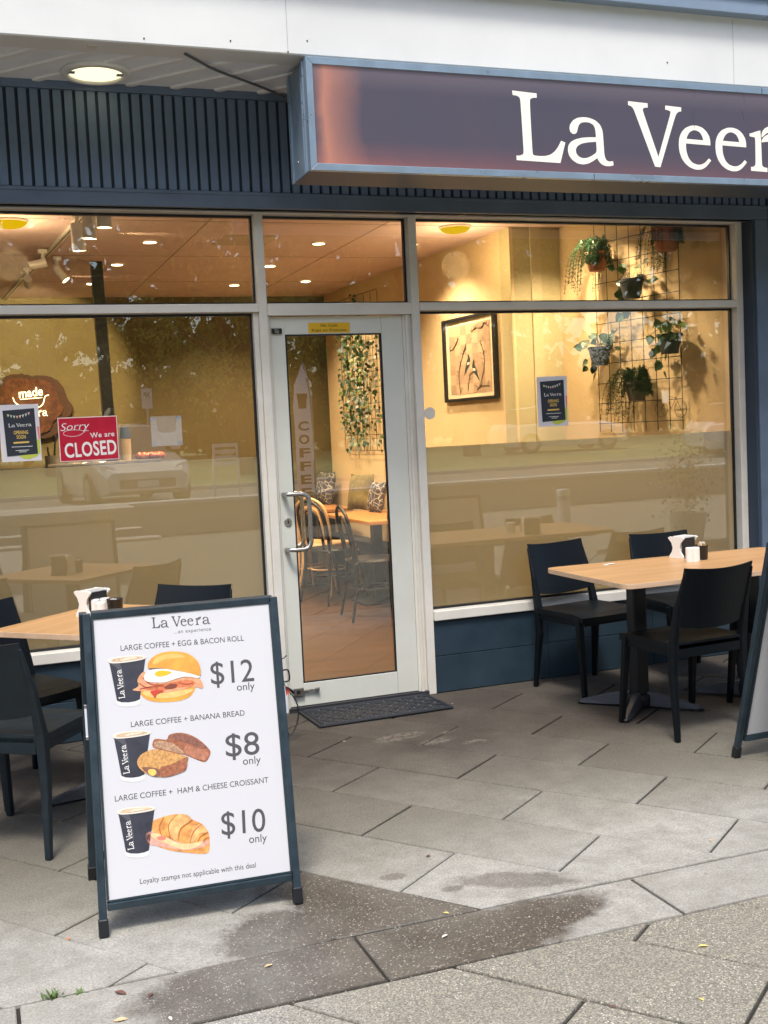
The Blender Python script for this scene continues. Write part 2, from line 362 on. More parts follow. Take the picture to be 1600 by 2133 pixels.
def smooth_path(pts, n=8, closed=False):
    pts = [Vector(p) for p in pts]; out = []; N = len(pts)
    for i in range(N if closed else N-1):
        p0 = pts[i-1] if (i > 0 or closed) else pts[0]; p1 = pts[i]; p2 = pts[(i+1) % N]; p3 = pts[(i+2) % N] if (closed or i+2 < N) else p2
        for k in range(n):
            t = k/n; out.append(.5*((2*p1)+(p2-p0)*t+(2*p0-5*p1+4*p2-p3)*t*t+(3*p1-p0-3*p2+p3)*t**3))
    if not closed: out.append(pts[-1])
    return out
def text_mesh(body, size=1., shear=0., offset=0., space=1.):
    cu = bpy.data.curves.new('lettering', 'FONT'); cu.body = body; cu.size = size; cu.shear = shear; cu.offset = offset; cu.space_character = space
    cu.resolution_u = 4
    o = bpy.data.objects.new('lettering', cu); COL.objects.link(o)
    me = bpy.data.meshes.new_from_object(o.evaluated_get(bpy.context.evaluated_depsgraph_get()))
    bpy.data.objects.remove(o); bpy.data.curves.remove(cu); return me
def curve_mesh(loops, depth=0., n=0):
    cu = bpy.data.curves.new('lettering', 'CURVE'); cu.dimensions = '2D'; cu.fill_mode = 'BOTH' if depth else 'BOTH'; cu.extrude = depth/2
    for lp in loops:
        sp = cu.splines.new('POLY'); sp.points.add(len(lp)-1)
        for p, (x, y) in zip(sp.points, lp): p.co = (x, y, 0, 1)
        sp.use_cyclic_u = True
    o = bpy.data.objects.new('lettering', cu); COL.objects.link(o)
    me = bpy.data.meshes.new_from_object(o.evaluated_get(bpy.context.evaluated_depsgraph_get()))
    bpy.data.objects.remove(o); bpy.data.curves.remove(cu); return me
def place_text(me, A, B, n, cap, off=.0006, capfont=.73, keep=False):
    """lay a text mesh (cap height capfont) with its baseline from A to B on a plane of normal n"""
    xs = [v.co.x for v in me.vertices]; x0, x1 = min(xs), max(xs)
    A, B, n = Vector(A), Vector(B), Vector(n).normalized(); ex = (B-A).normalized(); ey = n.cross(ex).normalized()
    sx = (B-A).length/(x1-x0) if not keep else cap/capfont; sy = cap/capfont
    Mx = Matrix.Identity(4)
    for i in range(3):
        Mx[i][0] = ex[i]*sx; Mx[i][1] = ey[i]*sy; Mx[i][2] = n[i]; Mx[i][3] = A[i]+n[i]*off - ex[i]*x0*sx
    me.transform(Mx); return me

# serif glyphs of the shop name, cap height 1, traced as outlines
def _g(lst, sx, sy): return [((x-sx)/805., (sy-y)/805.) for x, y in lst]
def sm(lp, sharp=()):     # round a loop slightly, leaving long straight edges alone
    out = []
    N = len(lp)
    for i in range(N):
        a, b, c = Vector(lp[i-1]), Vector(lp[i]), Vector(lp[(i+1) % N])
        if (a-b).length > .02 and (c-b).length > .02 and (b-a).normalized().dot((c-b).normalized()) > .45:
            out += [tuple(b+(a-b)*.27), tuple(b+(a-b)*.08+(c-b)*.08), tuple(b+(c-b)*.27)]
        else: out.append(tuple(b))
    return out
gL = [[(162,183),(430,198),(430,250),(395,250),(362,264),(350,290),(362,905),(375,925),(430,931),(500,928),(560,910),(610,870),(650,815),(688,738),(735,757),(672,1003),(184,990),(184,937),(225,936),(255,920),(266,895),(248,290),(240,258),(215,240),(165,235)]]
ga = [[(1280,965),(1284,1015),(1245,1027),(1190,1028),(1145,1010),(1110,970),(1097,937),(1040,980),(985,1010),(930,1021),(870,1013),(810,975),(772,920),(760,860),(768,800),(800,755),(850,725),(920,703),(1000,692),(1088,688),(1086,640),(1080,580),(1060,540),(1020,517),(970,513),(920,524),(893,555),(880,600),(872,640),(850,662),(820,662),(795,640),(785,600),(795,550),(830,500),(880,468),(950,455),(1020,460),(1090,488),(1140,535),(1165,595),(1172,680),(1178,860),(1185,920),(1205,960),(1235,972)],
      [(1088,742),(1000,752),(920,772),(870,805),(850,850),(858,895),(885,930),(930,947),(980,940),(1030,915),(1093,868)]]
gV = [[(-125,257),(108,268),(108,320),(75,322),(50,335),(48,365),(222,912),(382,375),(382,348),(350,335),(318,330),(320,280),(515,291),(513,342),(485,345),(460,365),(440,400),(243,1040),(178,1035),(-55,365),(-70,335),(-95,312),(-125,305)]]
ge = [[(866,752),(866,700),(855,640),(820,580),(770,535),(700,513),(630,518),(560,550),(510,605),(480,680),(473,770),(480,850),(505,930),(550,995),(610,1040),(680,1063),(750,1058),(810,1020),(872,940),(843,913),(800,965),(750,995),(700,1000),(640,980),(595,930),(570,860),(562,800),(562,742)],
      [(570,685),(585,640),(615,595),(660,572),(700,575),(740,600),(765,640),(778,692)]]
gr_ = [[(1365,600),(1400,592),(1450,570),(1508,553),(1516,700),(1520,960),(1525,1000),(1545,1018),(1592,1025),(1592,1077),(1378,1070),(1378,1020),(1410,1018),(1432,1000),(1438,960),(1440,660),(1430,643),(1400,640),(1368,635)],
       [(1520,612),(1534,560),(1567,520),(1620,495),(1760,462),(1700,530),(1640,560),(1580,590),(1524,645)],
       [(1522,672),(1562,622),(1620,592),(1700,562),(1765,475),(1760,560),(1710,640),(1630,690),(1570,694),(1522,704)]]
def G(lst, dx, by): return [sm(_g([(x-dx, y) for x, y in lp], 0, by)) for lp in lst]
# x offsets keep the traced spacing (all glyphs share one x axis; V starts 1600 further right)
NAME = []
NAME += G(gL, 162, 997) + G(ga, 162, 1010)
NAME += [sm(_g([(x+1600-162, y-0) for x, y in lp], 0, 1037)) for lp in gV]
NAME += [sm(_g([(x+1600-162, y) for x, y in lp], 0, 1048)) for lp in ge]
NAME += [sm(_g([(x+1600-162+455, y+18) for x, y in lp], 0, 1066)) for lp in ge]
NAME += [sm(_g([(x+1600-162, y) for x, y in lp], 0, 1073)) for lp in gr_]
NAME += [sm(_g([(x-760+1940+1600-162, y) for x, y in lp], 0, 1015)) for lp in ga]
NAME2 = NAME[:3]+NAME[3:8]+[[(a+.12, b) for a, b in lp] for lp in NAME[8:11]]+NAME[11:]
NAME_W = max(x for lp in NAME for x, _ in lp)
def name_mesh(thin=0.): return curve_mesh(NAME)

# ------------------------------------------------------------------ ground
def sheet(name, x0, x1, y0, y1, z, m, kind='structure'):
    return obj(name, MB().add([(x0, y0, z), (x1, y0, z), (x1, y1, z), (x0, y1, z)], [(0, 1, 2, 3)]), m, kind=kind)
pave = sheet('pavement', -14, 26, -11.6, .0, -.012, DIRT); ROOT[pave.name] = Matrix.Identity(4)
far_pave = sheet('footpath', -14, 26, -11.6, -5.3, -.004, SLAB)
sheet('ground', -260, 260, -300, -11.58, -.02, ASPH)

uv_u = Vector((math.cos(R(37.6)), math.sin(R(37.6)))); uv_v = Vector((uv_u.y, -uv_u.x))
def clip(poly, a, b, c):      # keep a*x+b*y <= c
    out = []
    for i in range(len(poly)):
        p, q = poly[i], poly[(i+1) % len(poly)]; dp, dq = a*p.x+b*p.y-c, a*q.x+b*q.y-c
        if dp <= 0: out.append(p)
        if dp*dq < 0: out.append(p+(q-p)*(dp/(dp-dq)))
    return out
def area(p): return abs(sum(p[i].x*p[(i+1) % len(p)].y-p[(i+1) % len(p)].x*p[i].y for i in range(len(p))))/2
def slab(poly):
    if len(poly) < 3 or area(poly) < .0015: return
    c = sum(poly, Vector((0, 0)))/len(poly); n = len(poly)
    z = random.uniform(-.0015, .001); tx, ty = random.uniform(-.003, .003), random.uniform(-.003, .003)
    ins = [p+(c-p).normalized()*.004 for p in poly]
    h = lambda p: z+(p.x-c.x)*tx+(p.y-c.y)*ty
    vs = [(p.x, p.y, -.03) for p in poly]+[(p.x, p.y, h(p)-.0035) for p in poly]+[(p.x, p.y, h(p)) for p in ins]
    fs = [(i, (i+1) % n, n+(i+1) % n, n+i) for i in range(n)]+[(n+i, n+(i+1) % n, 2*n+(i+1) % n, 2*n+i) for i in range(n)]+[tuple(range(2*n, 3*n))]
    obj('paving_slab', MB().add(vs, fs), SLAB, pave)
GAP = .0052
for k in range(-16, 22):
    u0 = .19+.367*k
    for j in range(-14, 16):
        v0 = 1.888+.78*j+(.39 if k % 2 else 0)
        gu = .0026 if (uv_u*(u0+.18)+uv_v*(v0+.39)).y > -2.9 else .0055
        q = [uv_u*(u0+a)+uv_v*(v0+b) for a, b in ((gu, GAP), (.367-gu, GAP), (.367-gu, .78-GAP), (gu, .78-GAP))]
        q.reverse()
        cx = sum(p.x for p in q)/4; cy = sum(p.y for p in q)/4
        if not (-1.6 < cx < 6.6 and -5.4 < cy < .45): continue
        for (lo, hi) in ((-2.68+.006, 0.0-.002), (-5.3, -2.98-.006)):
            p = clip(clip(q, 0, 1, hi), 0, -1, -lo); p = clip(clip(p, -1, 0, 1.5), 1, 0, 6.5) if p else p
            if p: slab(p)
for i in range(-2, 7):
    x0 = .02+.942*i; slab([Vector((x0+GAP, -2.974)), Vector((x0+.942-GAP, -2.974)), Vector((x0+.942-GAP, -2.686)), Vector((x0+GAP, -2.686))])

# ------------------------------------------------------------------ cafe building
CY = -.12
bld = thing('cafe_building', 'single storey cafe shopfront with dark ribbed cladding above white framed windows', 'building', (2.2, 0, 0))
ROOT[bld.name] = Matrix.Translation((2.2, 0, 0))
ribB = onY(800, 408, CY).z; ribT = 3.165; trimB = onY(800, 441, CY).z
obj('cladding_backing', MB().box(-3, 9, CY+.012, CY+.05, trimB, ribT+.3), CLADBACK, bld)
obj('header_trim', MB().box(-3, 4.565, CY-.012, CY+.009, trimB, ribB).box(-3, 4.565, CY-.016, CY-.0125, ribB-.018, ribB-.004), TRIM, bld, bev=.003)
obj('header_soffit', MB().box(-3, 4.456, CY+.0092, -.04, trimB-.0, trimB+.01), TRIM, bld)
bm_ = MB().box(-.0185, .0185, -.006, .011, ribB+.002, ribT-.02).mesh('batten', CLAD)
x = -.8; first = None
pitch_ = .0523
while x < 5.9:
    if x < 4.58:
        o = bpy.data.objects.new('batten', bm_); COL.objects.link(o); o.parent = bld; o.location = (x-2.2, CY, 0)
    x += pitch_
obj('top_rail', MB().box(-3, 9, CY-.014, CY+.011, ribT-.018, ribT+.05), CLAD, bld)
obj('side_trim', MB().box(4.475, 4.565, CY-.012, CY+.009, 0, trimB-.001), TRIM, bld, bev=.003)
obj('side_reveal', MB().box(4.458, 4.474, CY+.0, .06, 0, trimB-.002), CLADBACK, bld)
bm2 = MB().box(-.0185, .0185, -.006, .011, .0, ribT-.02).mesh('batten', CLAD)
x = 4.60
while x < 6.4:
    o = bpy.data.objects.new('batten', bm2); COL.objects.link(o); o.parent = bld; o.location = (x-2.2, CY, 0); x += pitch_
obj('side_backing', MB().box(4.58, 9, CY+.013, CY+.2, 0, trimB), CLADBACK, bld)
obj('upper_wall', MB().box(-3, 9, -.02, .3, ribT+.52, 6.2).box(-3, 9, -.02, .1, 2.9, ribT+.52), RENDERW, bld)

# plinth panels, two courses
for (xa, xb) in ((-2.4, 1.44), (2.346, 4.456)):
    n = round((xb-xa)/.62); wd = (xb-xa)/n
    for i in range(n):
        for (za, zb) in ((.004, .205), (.209, .405)):
            obj('plinth_panel', MB().box(xa+i*wd+.0015, xa+(i+1)*wd-.0015, -.025, .02, za, zb), PLINTH, bld, bev=.0015)
    obj('plinth_core', MB().box(xa, xb, -.018, .1, 0, .404), CLADBACK, bld)
    obj('window_sill', MB().box(xa, xb, -.045, .06, .408, .462), ALU, bld, bev=.004)

FD0, FD1 = -.03, .07
def frame_bar(name, x0, x1, z0, z1, parent, y0=FD0, y1=FD1, m=ALU, bev=.003): return obj(name, MB().box(x0, x1, y0, y1, z0, z1), m, parent, bev=bev)
frame_bar('window_head', -2.4, 4.456, 2.606, 2.70, bld)
frame_bar('mullion', 1.452, 1.497, 0, 2.606, bld)
frame_bar('mullion', 2.298, 2.344, 0, 2.606, bld)
frame_bar('mullion', 4.41, 4.456, .4625, 2.606, bld)
frame_bar('mullion', -2.4, -2.35, .4625, 2.606, bld)
frame_bar('transom', -2.35, 1.4515, 2.107, 2.150, bld, y0=-.034)
frame_bar('transom', 1.4975, 2.2975, 2.088, 2.150, bld, y0=-.034)
frame_bar('transom', 2.3445, 4.4095, 2.107, 2.150, bld, y0=-.034)
frame_bar('jamb_trim', 1.425, 1.4515, .4625, 2.1065, bld, y0=-.012)
frame_bar('jamb_trim', 2.3445, 2.352, .4625, 2.1065, bld, y0=-.012)
frame_bar('jamb_trim', 1.4975, 1.512, 0, 2.0875, bld, y0=-.012, y1=.05)
frame_bar('jamb_trim', 2.248, 2.2975, 0, 2.0875, bld, y0=-.008, y1=.05)
frame_bar('jamb_trim', 2.262, 2.276, 0, 2.0875, bld, y0=-.022, y1=-.0085)
def window(x0, x1, z0, z1, film=None):
    wn = obj('window', MB().box(x0, x1, .026, .05, z0, z0+.012).box(x0, x1, .026, .05, z1-.012, z1).box(x0, x0+.010, .026, .05, z0+.012, z1-.012).box(x1-.010, x1, .026, .05, z0+.012, z1-.012), BLACK, bld)
    obj('pane', MB().box(x0+.0005, x1-.0005, .033, .039, z0+.001, z1-.001), GLASS, wn)
    if film: obj('frosted_film', MB().box(x0+.011, x1-.011, .0402, .0408, z0+.012, film), FILM, wn)
window(-2.35, 1.4245, .463, 2.1065, 1.365); window(2.3525, 4.4095, .463, 2.1065, 1.365)
window(-2.35, 1.4515, 2.1505, 2.6055); window(1.4975, 2.2975, 2.1505, 2.6055); window(2.3445, 4.4095, 2.1505, 2.6055)
# door
door = obj('door', MB().box(1.5135, 1.590, -.004, .038, .025, 2.083).box(2.126, 2.2465, -.004, .038, .025, 2.083).box(1.590, 2.126, -.004, .038, 1.992, 2.083).box(1.590, 2.126, -.004, .038, .025, .146), DOORALU, bld, bev=.002)
obj('pane', MB().box(1.588, 2.128, .014, .020, .144, 1.994), GLASS, door)
obj('glazing_bead', MB().box(1.590, 1.598, -.002, .0135, .146, 1.992).box(2.118, 2.126, -.002, .0135, .146, 1.992).box(1.598, 2.118, -.002, .0135, 1.984, 1.992).box(1.598, 2.118, -.002, .0135, .146, .153), BLACK, door)
obj('stile_joint', MB().box(2.1255, 2.1268, -.0046, -.0035, .03, .146).box(2.1255, 2.1268, -.0046, -.0035, 1.992, 2.08), mat('joint_grey', (.3, .31, .28)), door)
hz0, hz1 = .868, 1.16
hp = smooth_path([(1.535, -.006, hz1), (1.545, -.05, hz1), (1.60, -.062, hz1), (1.634, -.064, hz1-.005), (1.655, -.064, hz1-.03), (1.657, -.064, hz1-.06)], 5)+smooth_path([(1.657, -.064, hz0+.06), (1.655, -.064, hz0+.03), (1.634, -.064, hz0+.005), (1.60, -.062, hz0), (1.545, -.05, hz0), (1.535, -.006, hz0)], 5)
obj('handle', MB().tube(hp, .0125, 12).tube([(p.x+.0, .036+(-.006-p.y)*.8, p.z) for p in hp], .0125, 12), CHROME, door, smooth=True)
obj('lock', MB().lathe([(0, 0), (.019, 0), (.021, .003), (.021, .006)], 24, M=Matrix.Translation((1.552, -.011, 1.013)) @ Matrix.Rotation(R(-90), 4, 'X')).box(1.549, 1.555, -.0135, -.0112, 1.006, 1.022, 1), [CHROME, BLACK], door)
obj('top_bolt', MB().box(1.518, 1.572, -.016, -.0045, 1.996, 2.024, 1).box(1.532, 1.556, -.020, -.0165, 2.0, 2.02), [CHROME, BLACK], door, bev=.002)
obj('bottom_bolt', MB().box(1.528, 1.585, -.022, -.0045, .085, .125).tube([(1.585, -.014, .106), (1.665, -.016, .108)], .006, 10).tube([(1.650, -.016, .108), (1.672, -.016, .1085)], .0095, 10).box(1.545, 1.565, -.0235, -.0225, .095, .115, 1), [CHROME, BLACK], door, bev=.002)
obj('threshold', MB().box(1.50, 2.30, -.03, .06, 0, .022), mat('threshold_dark', (.03, .03, .035), .5), bld)

# interior shell
CZ = 2.86
obj('interior_floor', MB().add([(-3.2, .1, .002), (4.7, .1, .002), (4.7, 6.2, .002), (-3.2, 6.2, .002)], [(0, 1, 2, 3)]), FLOORW, bld)
cj = MB()
for a in (1.55, 2.95, 4.35): cj.box(-3.2, 4.5, a-.004, a+.004, CZ-.001, CZ+.01, 1)
for a in (-.6, 1.55, 2.75): cj.box(a-.004, a+.004, .1, 6, CZ-.0014, CZ+.01, 1)
obj('interior_ceiling', cj.box(-3.2, 4.7, .075, 6.2, CZ+.0, CZ+.04), [CEIL, mat('ceiling_joint', (.22, .17, .15))], bld)
obj('ceiling_hatch', MB().box(1.75, 2.15, 2.02, 2.42, CZ-.006, CZ-.001).box(2.75, 3.0, 1.1, 1.3, CZ-.006, CZ-.001), mat('hatch_white', (.58, .46, .40), .7), bld, bev=.003)
W1a, W1b = Vector((3.71, 1.56, 0)), Vector((3.48, 5.3, 0)); W2a, W2b = Vector((4.43, .075, 0)), Vector((4.085, 1.62, 0))
def wall_piece(name, a, b, th, m):
    d = (b-a).normalized(); n = Vector((d.y, -d.x, 0))
    return obj(name, MB().hexa([a, b, b+n*th, a+n*th], [p+Vector((0, 0, CZ+.02)) for p in (a, b, b+n*th, a+n*th)]), m, bld)
wall_piece('interior_wall', W1a, W1b, .25, CREAM); wall_piece('interior_wall', W2a, W2b, .25, CREAM)
obj('interior_wall', MB().box(3.70, 4.4, 1.561, 1.8, 0, CZ+.02), mat('shaded_wall_nib', (.46, .42, .24), .8, var=.05, scale=2), bld)  # nib face in the wall colour darkened for lack of light
obj('interior_wall', MB().box(3.86, 3.94, 1.545, 1.5605, 0, CZ), mat('pilaster_strip', (.50, .45, .27), .8), bld)
obj('interior_wall', MB().box(-3.2, 4.0, 5.45, 5.6, 0, CZ+.02), DIMWALL, bld)
obj('interior_wall', MB().box(-3.3, -3.2, .1, 5.6, 0, CZ+.02), CREAM, bld)
pt = onZ(200, 546, CZ); pq = onY(232, 870, pt.y)
obj('post', MB().bar((pt.x, pt.y, CZ), (pq.x+.0, pt.y, 0.0), .085, .085, up=(0, 1, 0)), BLACK, bld)
nW1 = Vector(((W1b-W1a).y, -(W1b-W1a).x, 0)).normalized()*-1; nW2 = Vector(((W2b-W2a).y, -(W2b-W2a).x, 0)).normalized()*-1
if nW1.x > 0: nW1 = -nW1
if nW2.x > 0: nW2 = -nW2
def on1(x, y, off=0.): return onP(x, y, W1a+nW1*off, nW1)
def on2(x, y, off=0.): return onP(x, y, W2a+nW2*off, nW2)

# ------------------------------------------------------------------ canopy
can = thing('shop_canopy', 'white painted canopy with deep fascia and ribbed soffit over the shopfront', 'canopy', (2.5, -.4, 3.14))
SZ = 3.185
obj('soffit', MB().box(-3, 9, -.60, CY+.03, SZ, SZ+.05), SOFF, can)
obj('fascia', MB().add([(x_, y_, z_) for x_ in (-3, 9) for (y_, z_) in ((-.60, 3.172), (-.745, 3.172), (-.75, 3.178), (-.75, 3.53), (-.60, 3.53))],
    [(0, 1, 6, 5), (1, 2, 7, 6), (2, 3, 8, 7), (3, 4, 9, 8), (4, 0, 5, 9)]), FASC, can, smooth=False)
for sx_, sz_ in ((600, 108), (640, 85), (300, 80), (890, 150), (1390, 130), (480, 85)):
    p = onY(sx_, sz_, -.7505); obj('screw', MB().prism([(p.x+.004*math.cos(k_), p.z+.004*math.sin(k_)) for k_ in range(6)], 0, .002, M=Matrix(((1, 0, 0, 0), (0, 0, -1, -.7502), (0, 1, 0, 0), (0, 0, 0, 1)))), CHROME, can)
p = onY(597, 50, -.75); obj('panel_seam', MB().box(p.x-.0012, p.x+.0012, -.7512, -.7502, 3.178, 3.50).box(p.x+2.4, p.x+2.4024, -.7512, -.7502, 3.178, 3.50), mat('seam_grey', (.42, .44, .45), .7), can)
obj('gutter', MB().box(-3, 4.05, -.81, -.70, 3.515, 3.60).box(4.054, 9, -.81, -.70, 3.515, 3.60), GUT, can, bev=.004)
obj('gutter_lip', MB().box(-3, 9, -.825, -.79, 3.601, 3.63), mat('gutter_pale', (.45, .55, .66), .5), can)
obj('canopy_roof', MB().box(-3, 9, -.70, .3, 3.6005, 3.66), GUT, can)
k = -2.6
while k < 8.6:
    obj('soffit_rib', MB().bar((k, -.13, SZ-.004), (k+.44, -.595, SZ-.004), .035, .012), mat('rib_white', (.86, .86, .86), .5), can, bev=.003); k += .215
obj('fixing_plate', MB().box(.60, .64, -.70, -.66, 3.168, 3.1715), ALU, can)
oy = onZ(200, 160, 3.16)
ol = thing('soffit_lamp', 'round white oyster lamp glowing under the canopy soffit above the left window', 'lamp', (oy.x, oy.y, 3.12))
obj('base', MB().lathe([(.0, .058), (.15, .058), (.158, .054), (.158, .042), (.152, .037), (.126, .036), (.124, .052)], 40, (oy.x, oy.y, 3.128)), FASC, ol, smooth=True)
obj('diffuser', MB().lathe([(.124, .051), (.118, .046), (.07, .044), (0, .044)], 40, (oy.x, oy.y, 3.128)), OYST, ol, smooth=True)
obj('bracket', MB().box(oy.x-.13, oy.x-.08, oy.y-.02, oy.y+.02, 3.173, 3.19).box(oy.x+.08, oy.x+.13, oy.y-.02, oy.y+.02, 3.173, 3.19), GUT, ol)
cb = [onZ(385, 112, 3.165), onZ(415, 128, 3.165), onZ(450, 146, 3.165), onZ(520, 172, 3.165), onZ(570, 192, 3.165), onZ(610, 212, 3.165)]
single('cable', MB().tube(smooth_path(cb, 4), .006, 6), mat('grey_cable', (.12, .13, .14), .6), 'thin grey cable running diagonally across the soffit to the sign box', 'cable')

# ------------------------------------------------------------------ sign box
SY = -.78; sx0, sz0, sz1, sx1 = 1.539, 2.658, 3.160, 5.6
sign = thing('sign_box', 'long lightbox sign with cream serif letters on a purple face', 'sign', (sx0, SY, sz0))
obj('housing', MB().box(sx0+.004, sx1, SY+.03, SY+.30, sz0+.004, sz1-.004), SIGNSIDE, sign, bev=.002)
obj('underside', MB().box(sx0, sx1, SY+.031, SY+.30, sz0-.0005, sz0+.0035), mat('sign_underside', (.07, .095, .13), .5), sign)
obj('edge_channel', MB().box(sx0-.004, sx0+.0035, SY+.055, SY+.062, sz0+.006, sz1-.006).box(sx0-.004, sx0+.0035, SY+.085, SY+.09, sz0+.006, sz1-.006).box(sx0-.006, sx0+.0035, SY+.275, SY+.302, sz0, sz1), SIGNALU, sign)
fw = .032
for nm, q in (('frame_side', [(sx0, sz0), (sx0+fw, sz0+fw), (sx0+fw, sz1-fw), (sx0, sz1)]), ('frame_top', [(sx0, sz1), (sx0+fw, sz1-fw), (4.02, sz1-fw), (4.02, sz1)]),
              ('frame_top', [(4.024, sz1), (4.024, sz1-fw), (sx1, sz1-fw), (sx1, sz1)]), ('frame_bottom', [(sx0, sz0), (3.0, sz0), (3.0, sz0+fw), (sx0+fw, sz0+fw)]), ('frame_bottom', [(3.003, sz0), (sx1, sz0), (sx1, sz0+fw), (3.003, sz0+fw)])):
    c = Vector((sum(p[0] for p in q)/4, sum(p[1] for p in q)/4)); q2 = [(p[0]+(.0008 if p[0] < c.x else -.0008), p[1]) for p in q]
    obj(nm, MB().hexa([(a, SY, b) for a, b in q2], [(a, SY+.03, b) for a, b in q2]), SIGNALU, sign, bev=.0015)
obj('rivet', MB().lathe([(0, -.004), (.006, -.003), (.007, 0)], 12, M=Matrix.Translation((sx0-.0045, SY+.18, sz0+.075)) @ Matrix.Rotation(R(90), 4, 'Y')), CHROME, sign)
# face: lit acrylic, its colour turning orange along the left and lower edges
fm = bpy.data.materials.new('purple_sign_face'); fm.use_nodes = True; t = fm.node_tree; b = t.nodes['Principled BSDF']
ge_ = t.nodes.new('ShaderNodeNewGeometry'); s_ = t.nodes.new('ShaderNodeSeparateXYZ'); t.links.new(ge_.outputs['Position'], s_.inputs[0])
wob = math_node(t, 'MULTIPLY', math_node(t, 'SUBTRACT', noise(t, ge_.outputs['Position'], 4, 3), .5), .10)
lx = math_node(t, 'SUBTRACT', math_node(t, 'ADD', s_.outputs[0], wob), sx0+fw)
left = ramp(t, lx, [(0.0, .10), (.02, .25), (.055, .78), (.10, .5), (.24, 0.)])
bz = math_node(t, 'SUBTRACT', math_node(t, 'ADD', s_.outputs[2], math_node(t, 'MULTIPLY', wob, .5)), sz0+fw)
bot = ramp(t, bz, [(.0, .75), (.04, .35), (.11, 0.)]); tz = math_node(t, 'SUBTRACT', sz1-fw, s_.outputs[2]); top = ramp(t, tz, [(.0, .35), (.1, .0)])
lower_mix = math_node(t, 'MULTIPLY', bot, ramp(t, math_node(t, 'MULTIPLY', lx, .4), [(.0, 1.), (.5, .45), (1., .4)]))
c = mix_col(t, noise(t, ge_.outputs['Position'], 1.4, 3), (.050, .056, .082), (.085, .066, .085))
c = mix_col(t, top, c, (.21, .17, .19)); c = mix_col(t, lower_mix, c, (.24, .095, .09)); c = mix_col(t, left, c, (.44, .19, .13))
t.links.new(c, b.inputs['Base Color']); b.inputs['Roughness'].default_value = .42; b.inputs['Specular IOR Level'].default_value = .35
t.links.new(c, b.inputs['Emission Color']); b.inputs['Emission Strength'].default_value = .22
obj('sign_face', MB().box(sx0+fw-.002, sx1, SY+.008, SY+.012, sz0+fw-.002, sz1-fw+.002), fm, sign)
LET = mat('lit_letters', (.86, .82, .72), .5, emit=(1., .88, .70), estr=.10)
A = onY(1072, 334.5, SY+.008); cap = (onY(1072, 192, SY+.008)-A).length*.995
Bx = onY(1592/5.714+1320, 0, SY+.008)
k_w = 3.03
me = curve_mesh(NAME, .0); 
# width: L left edge to r right serif measured in the photo
xr = (1592+1600-162)/805.; B = A+Vector((1, 0, -.004))*((onY(1598.6, 348, SY+.008).x-A.x)/xr*NAME_W)
place_text(me, A, B, (0, -1, 0), cap, .0006, .985)
obj('lettering', me, LET, sign)
cr = MB()
for px_ in ((1445, [185, 200, 225, 250, 268]), (1548, [192, 215, 228, 240, 252])): 
    pts = [onY(px_[0]+math.sin(i*2.1)*3, yy, SY+.0072) for i, yy in enumerate(px_[1])]
    cr.tube(smooth_path(pts, 3), .0009, 4)
obj('crack', cr, mat('crack_grey', (.10, .09, .10)), sign)

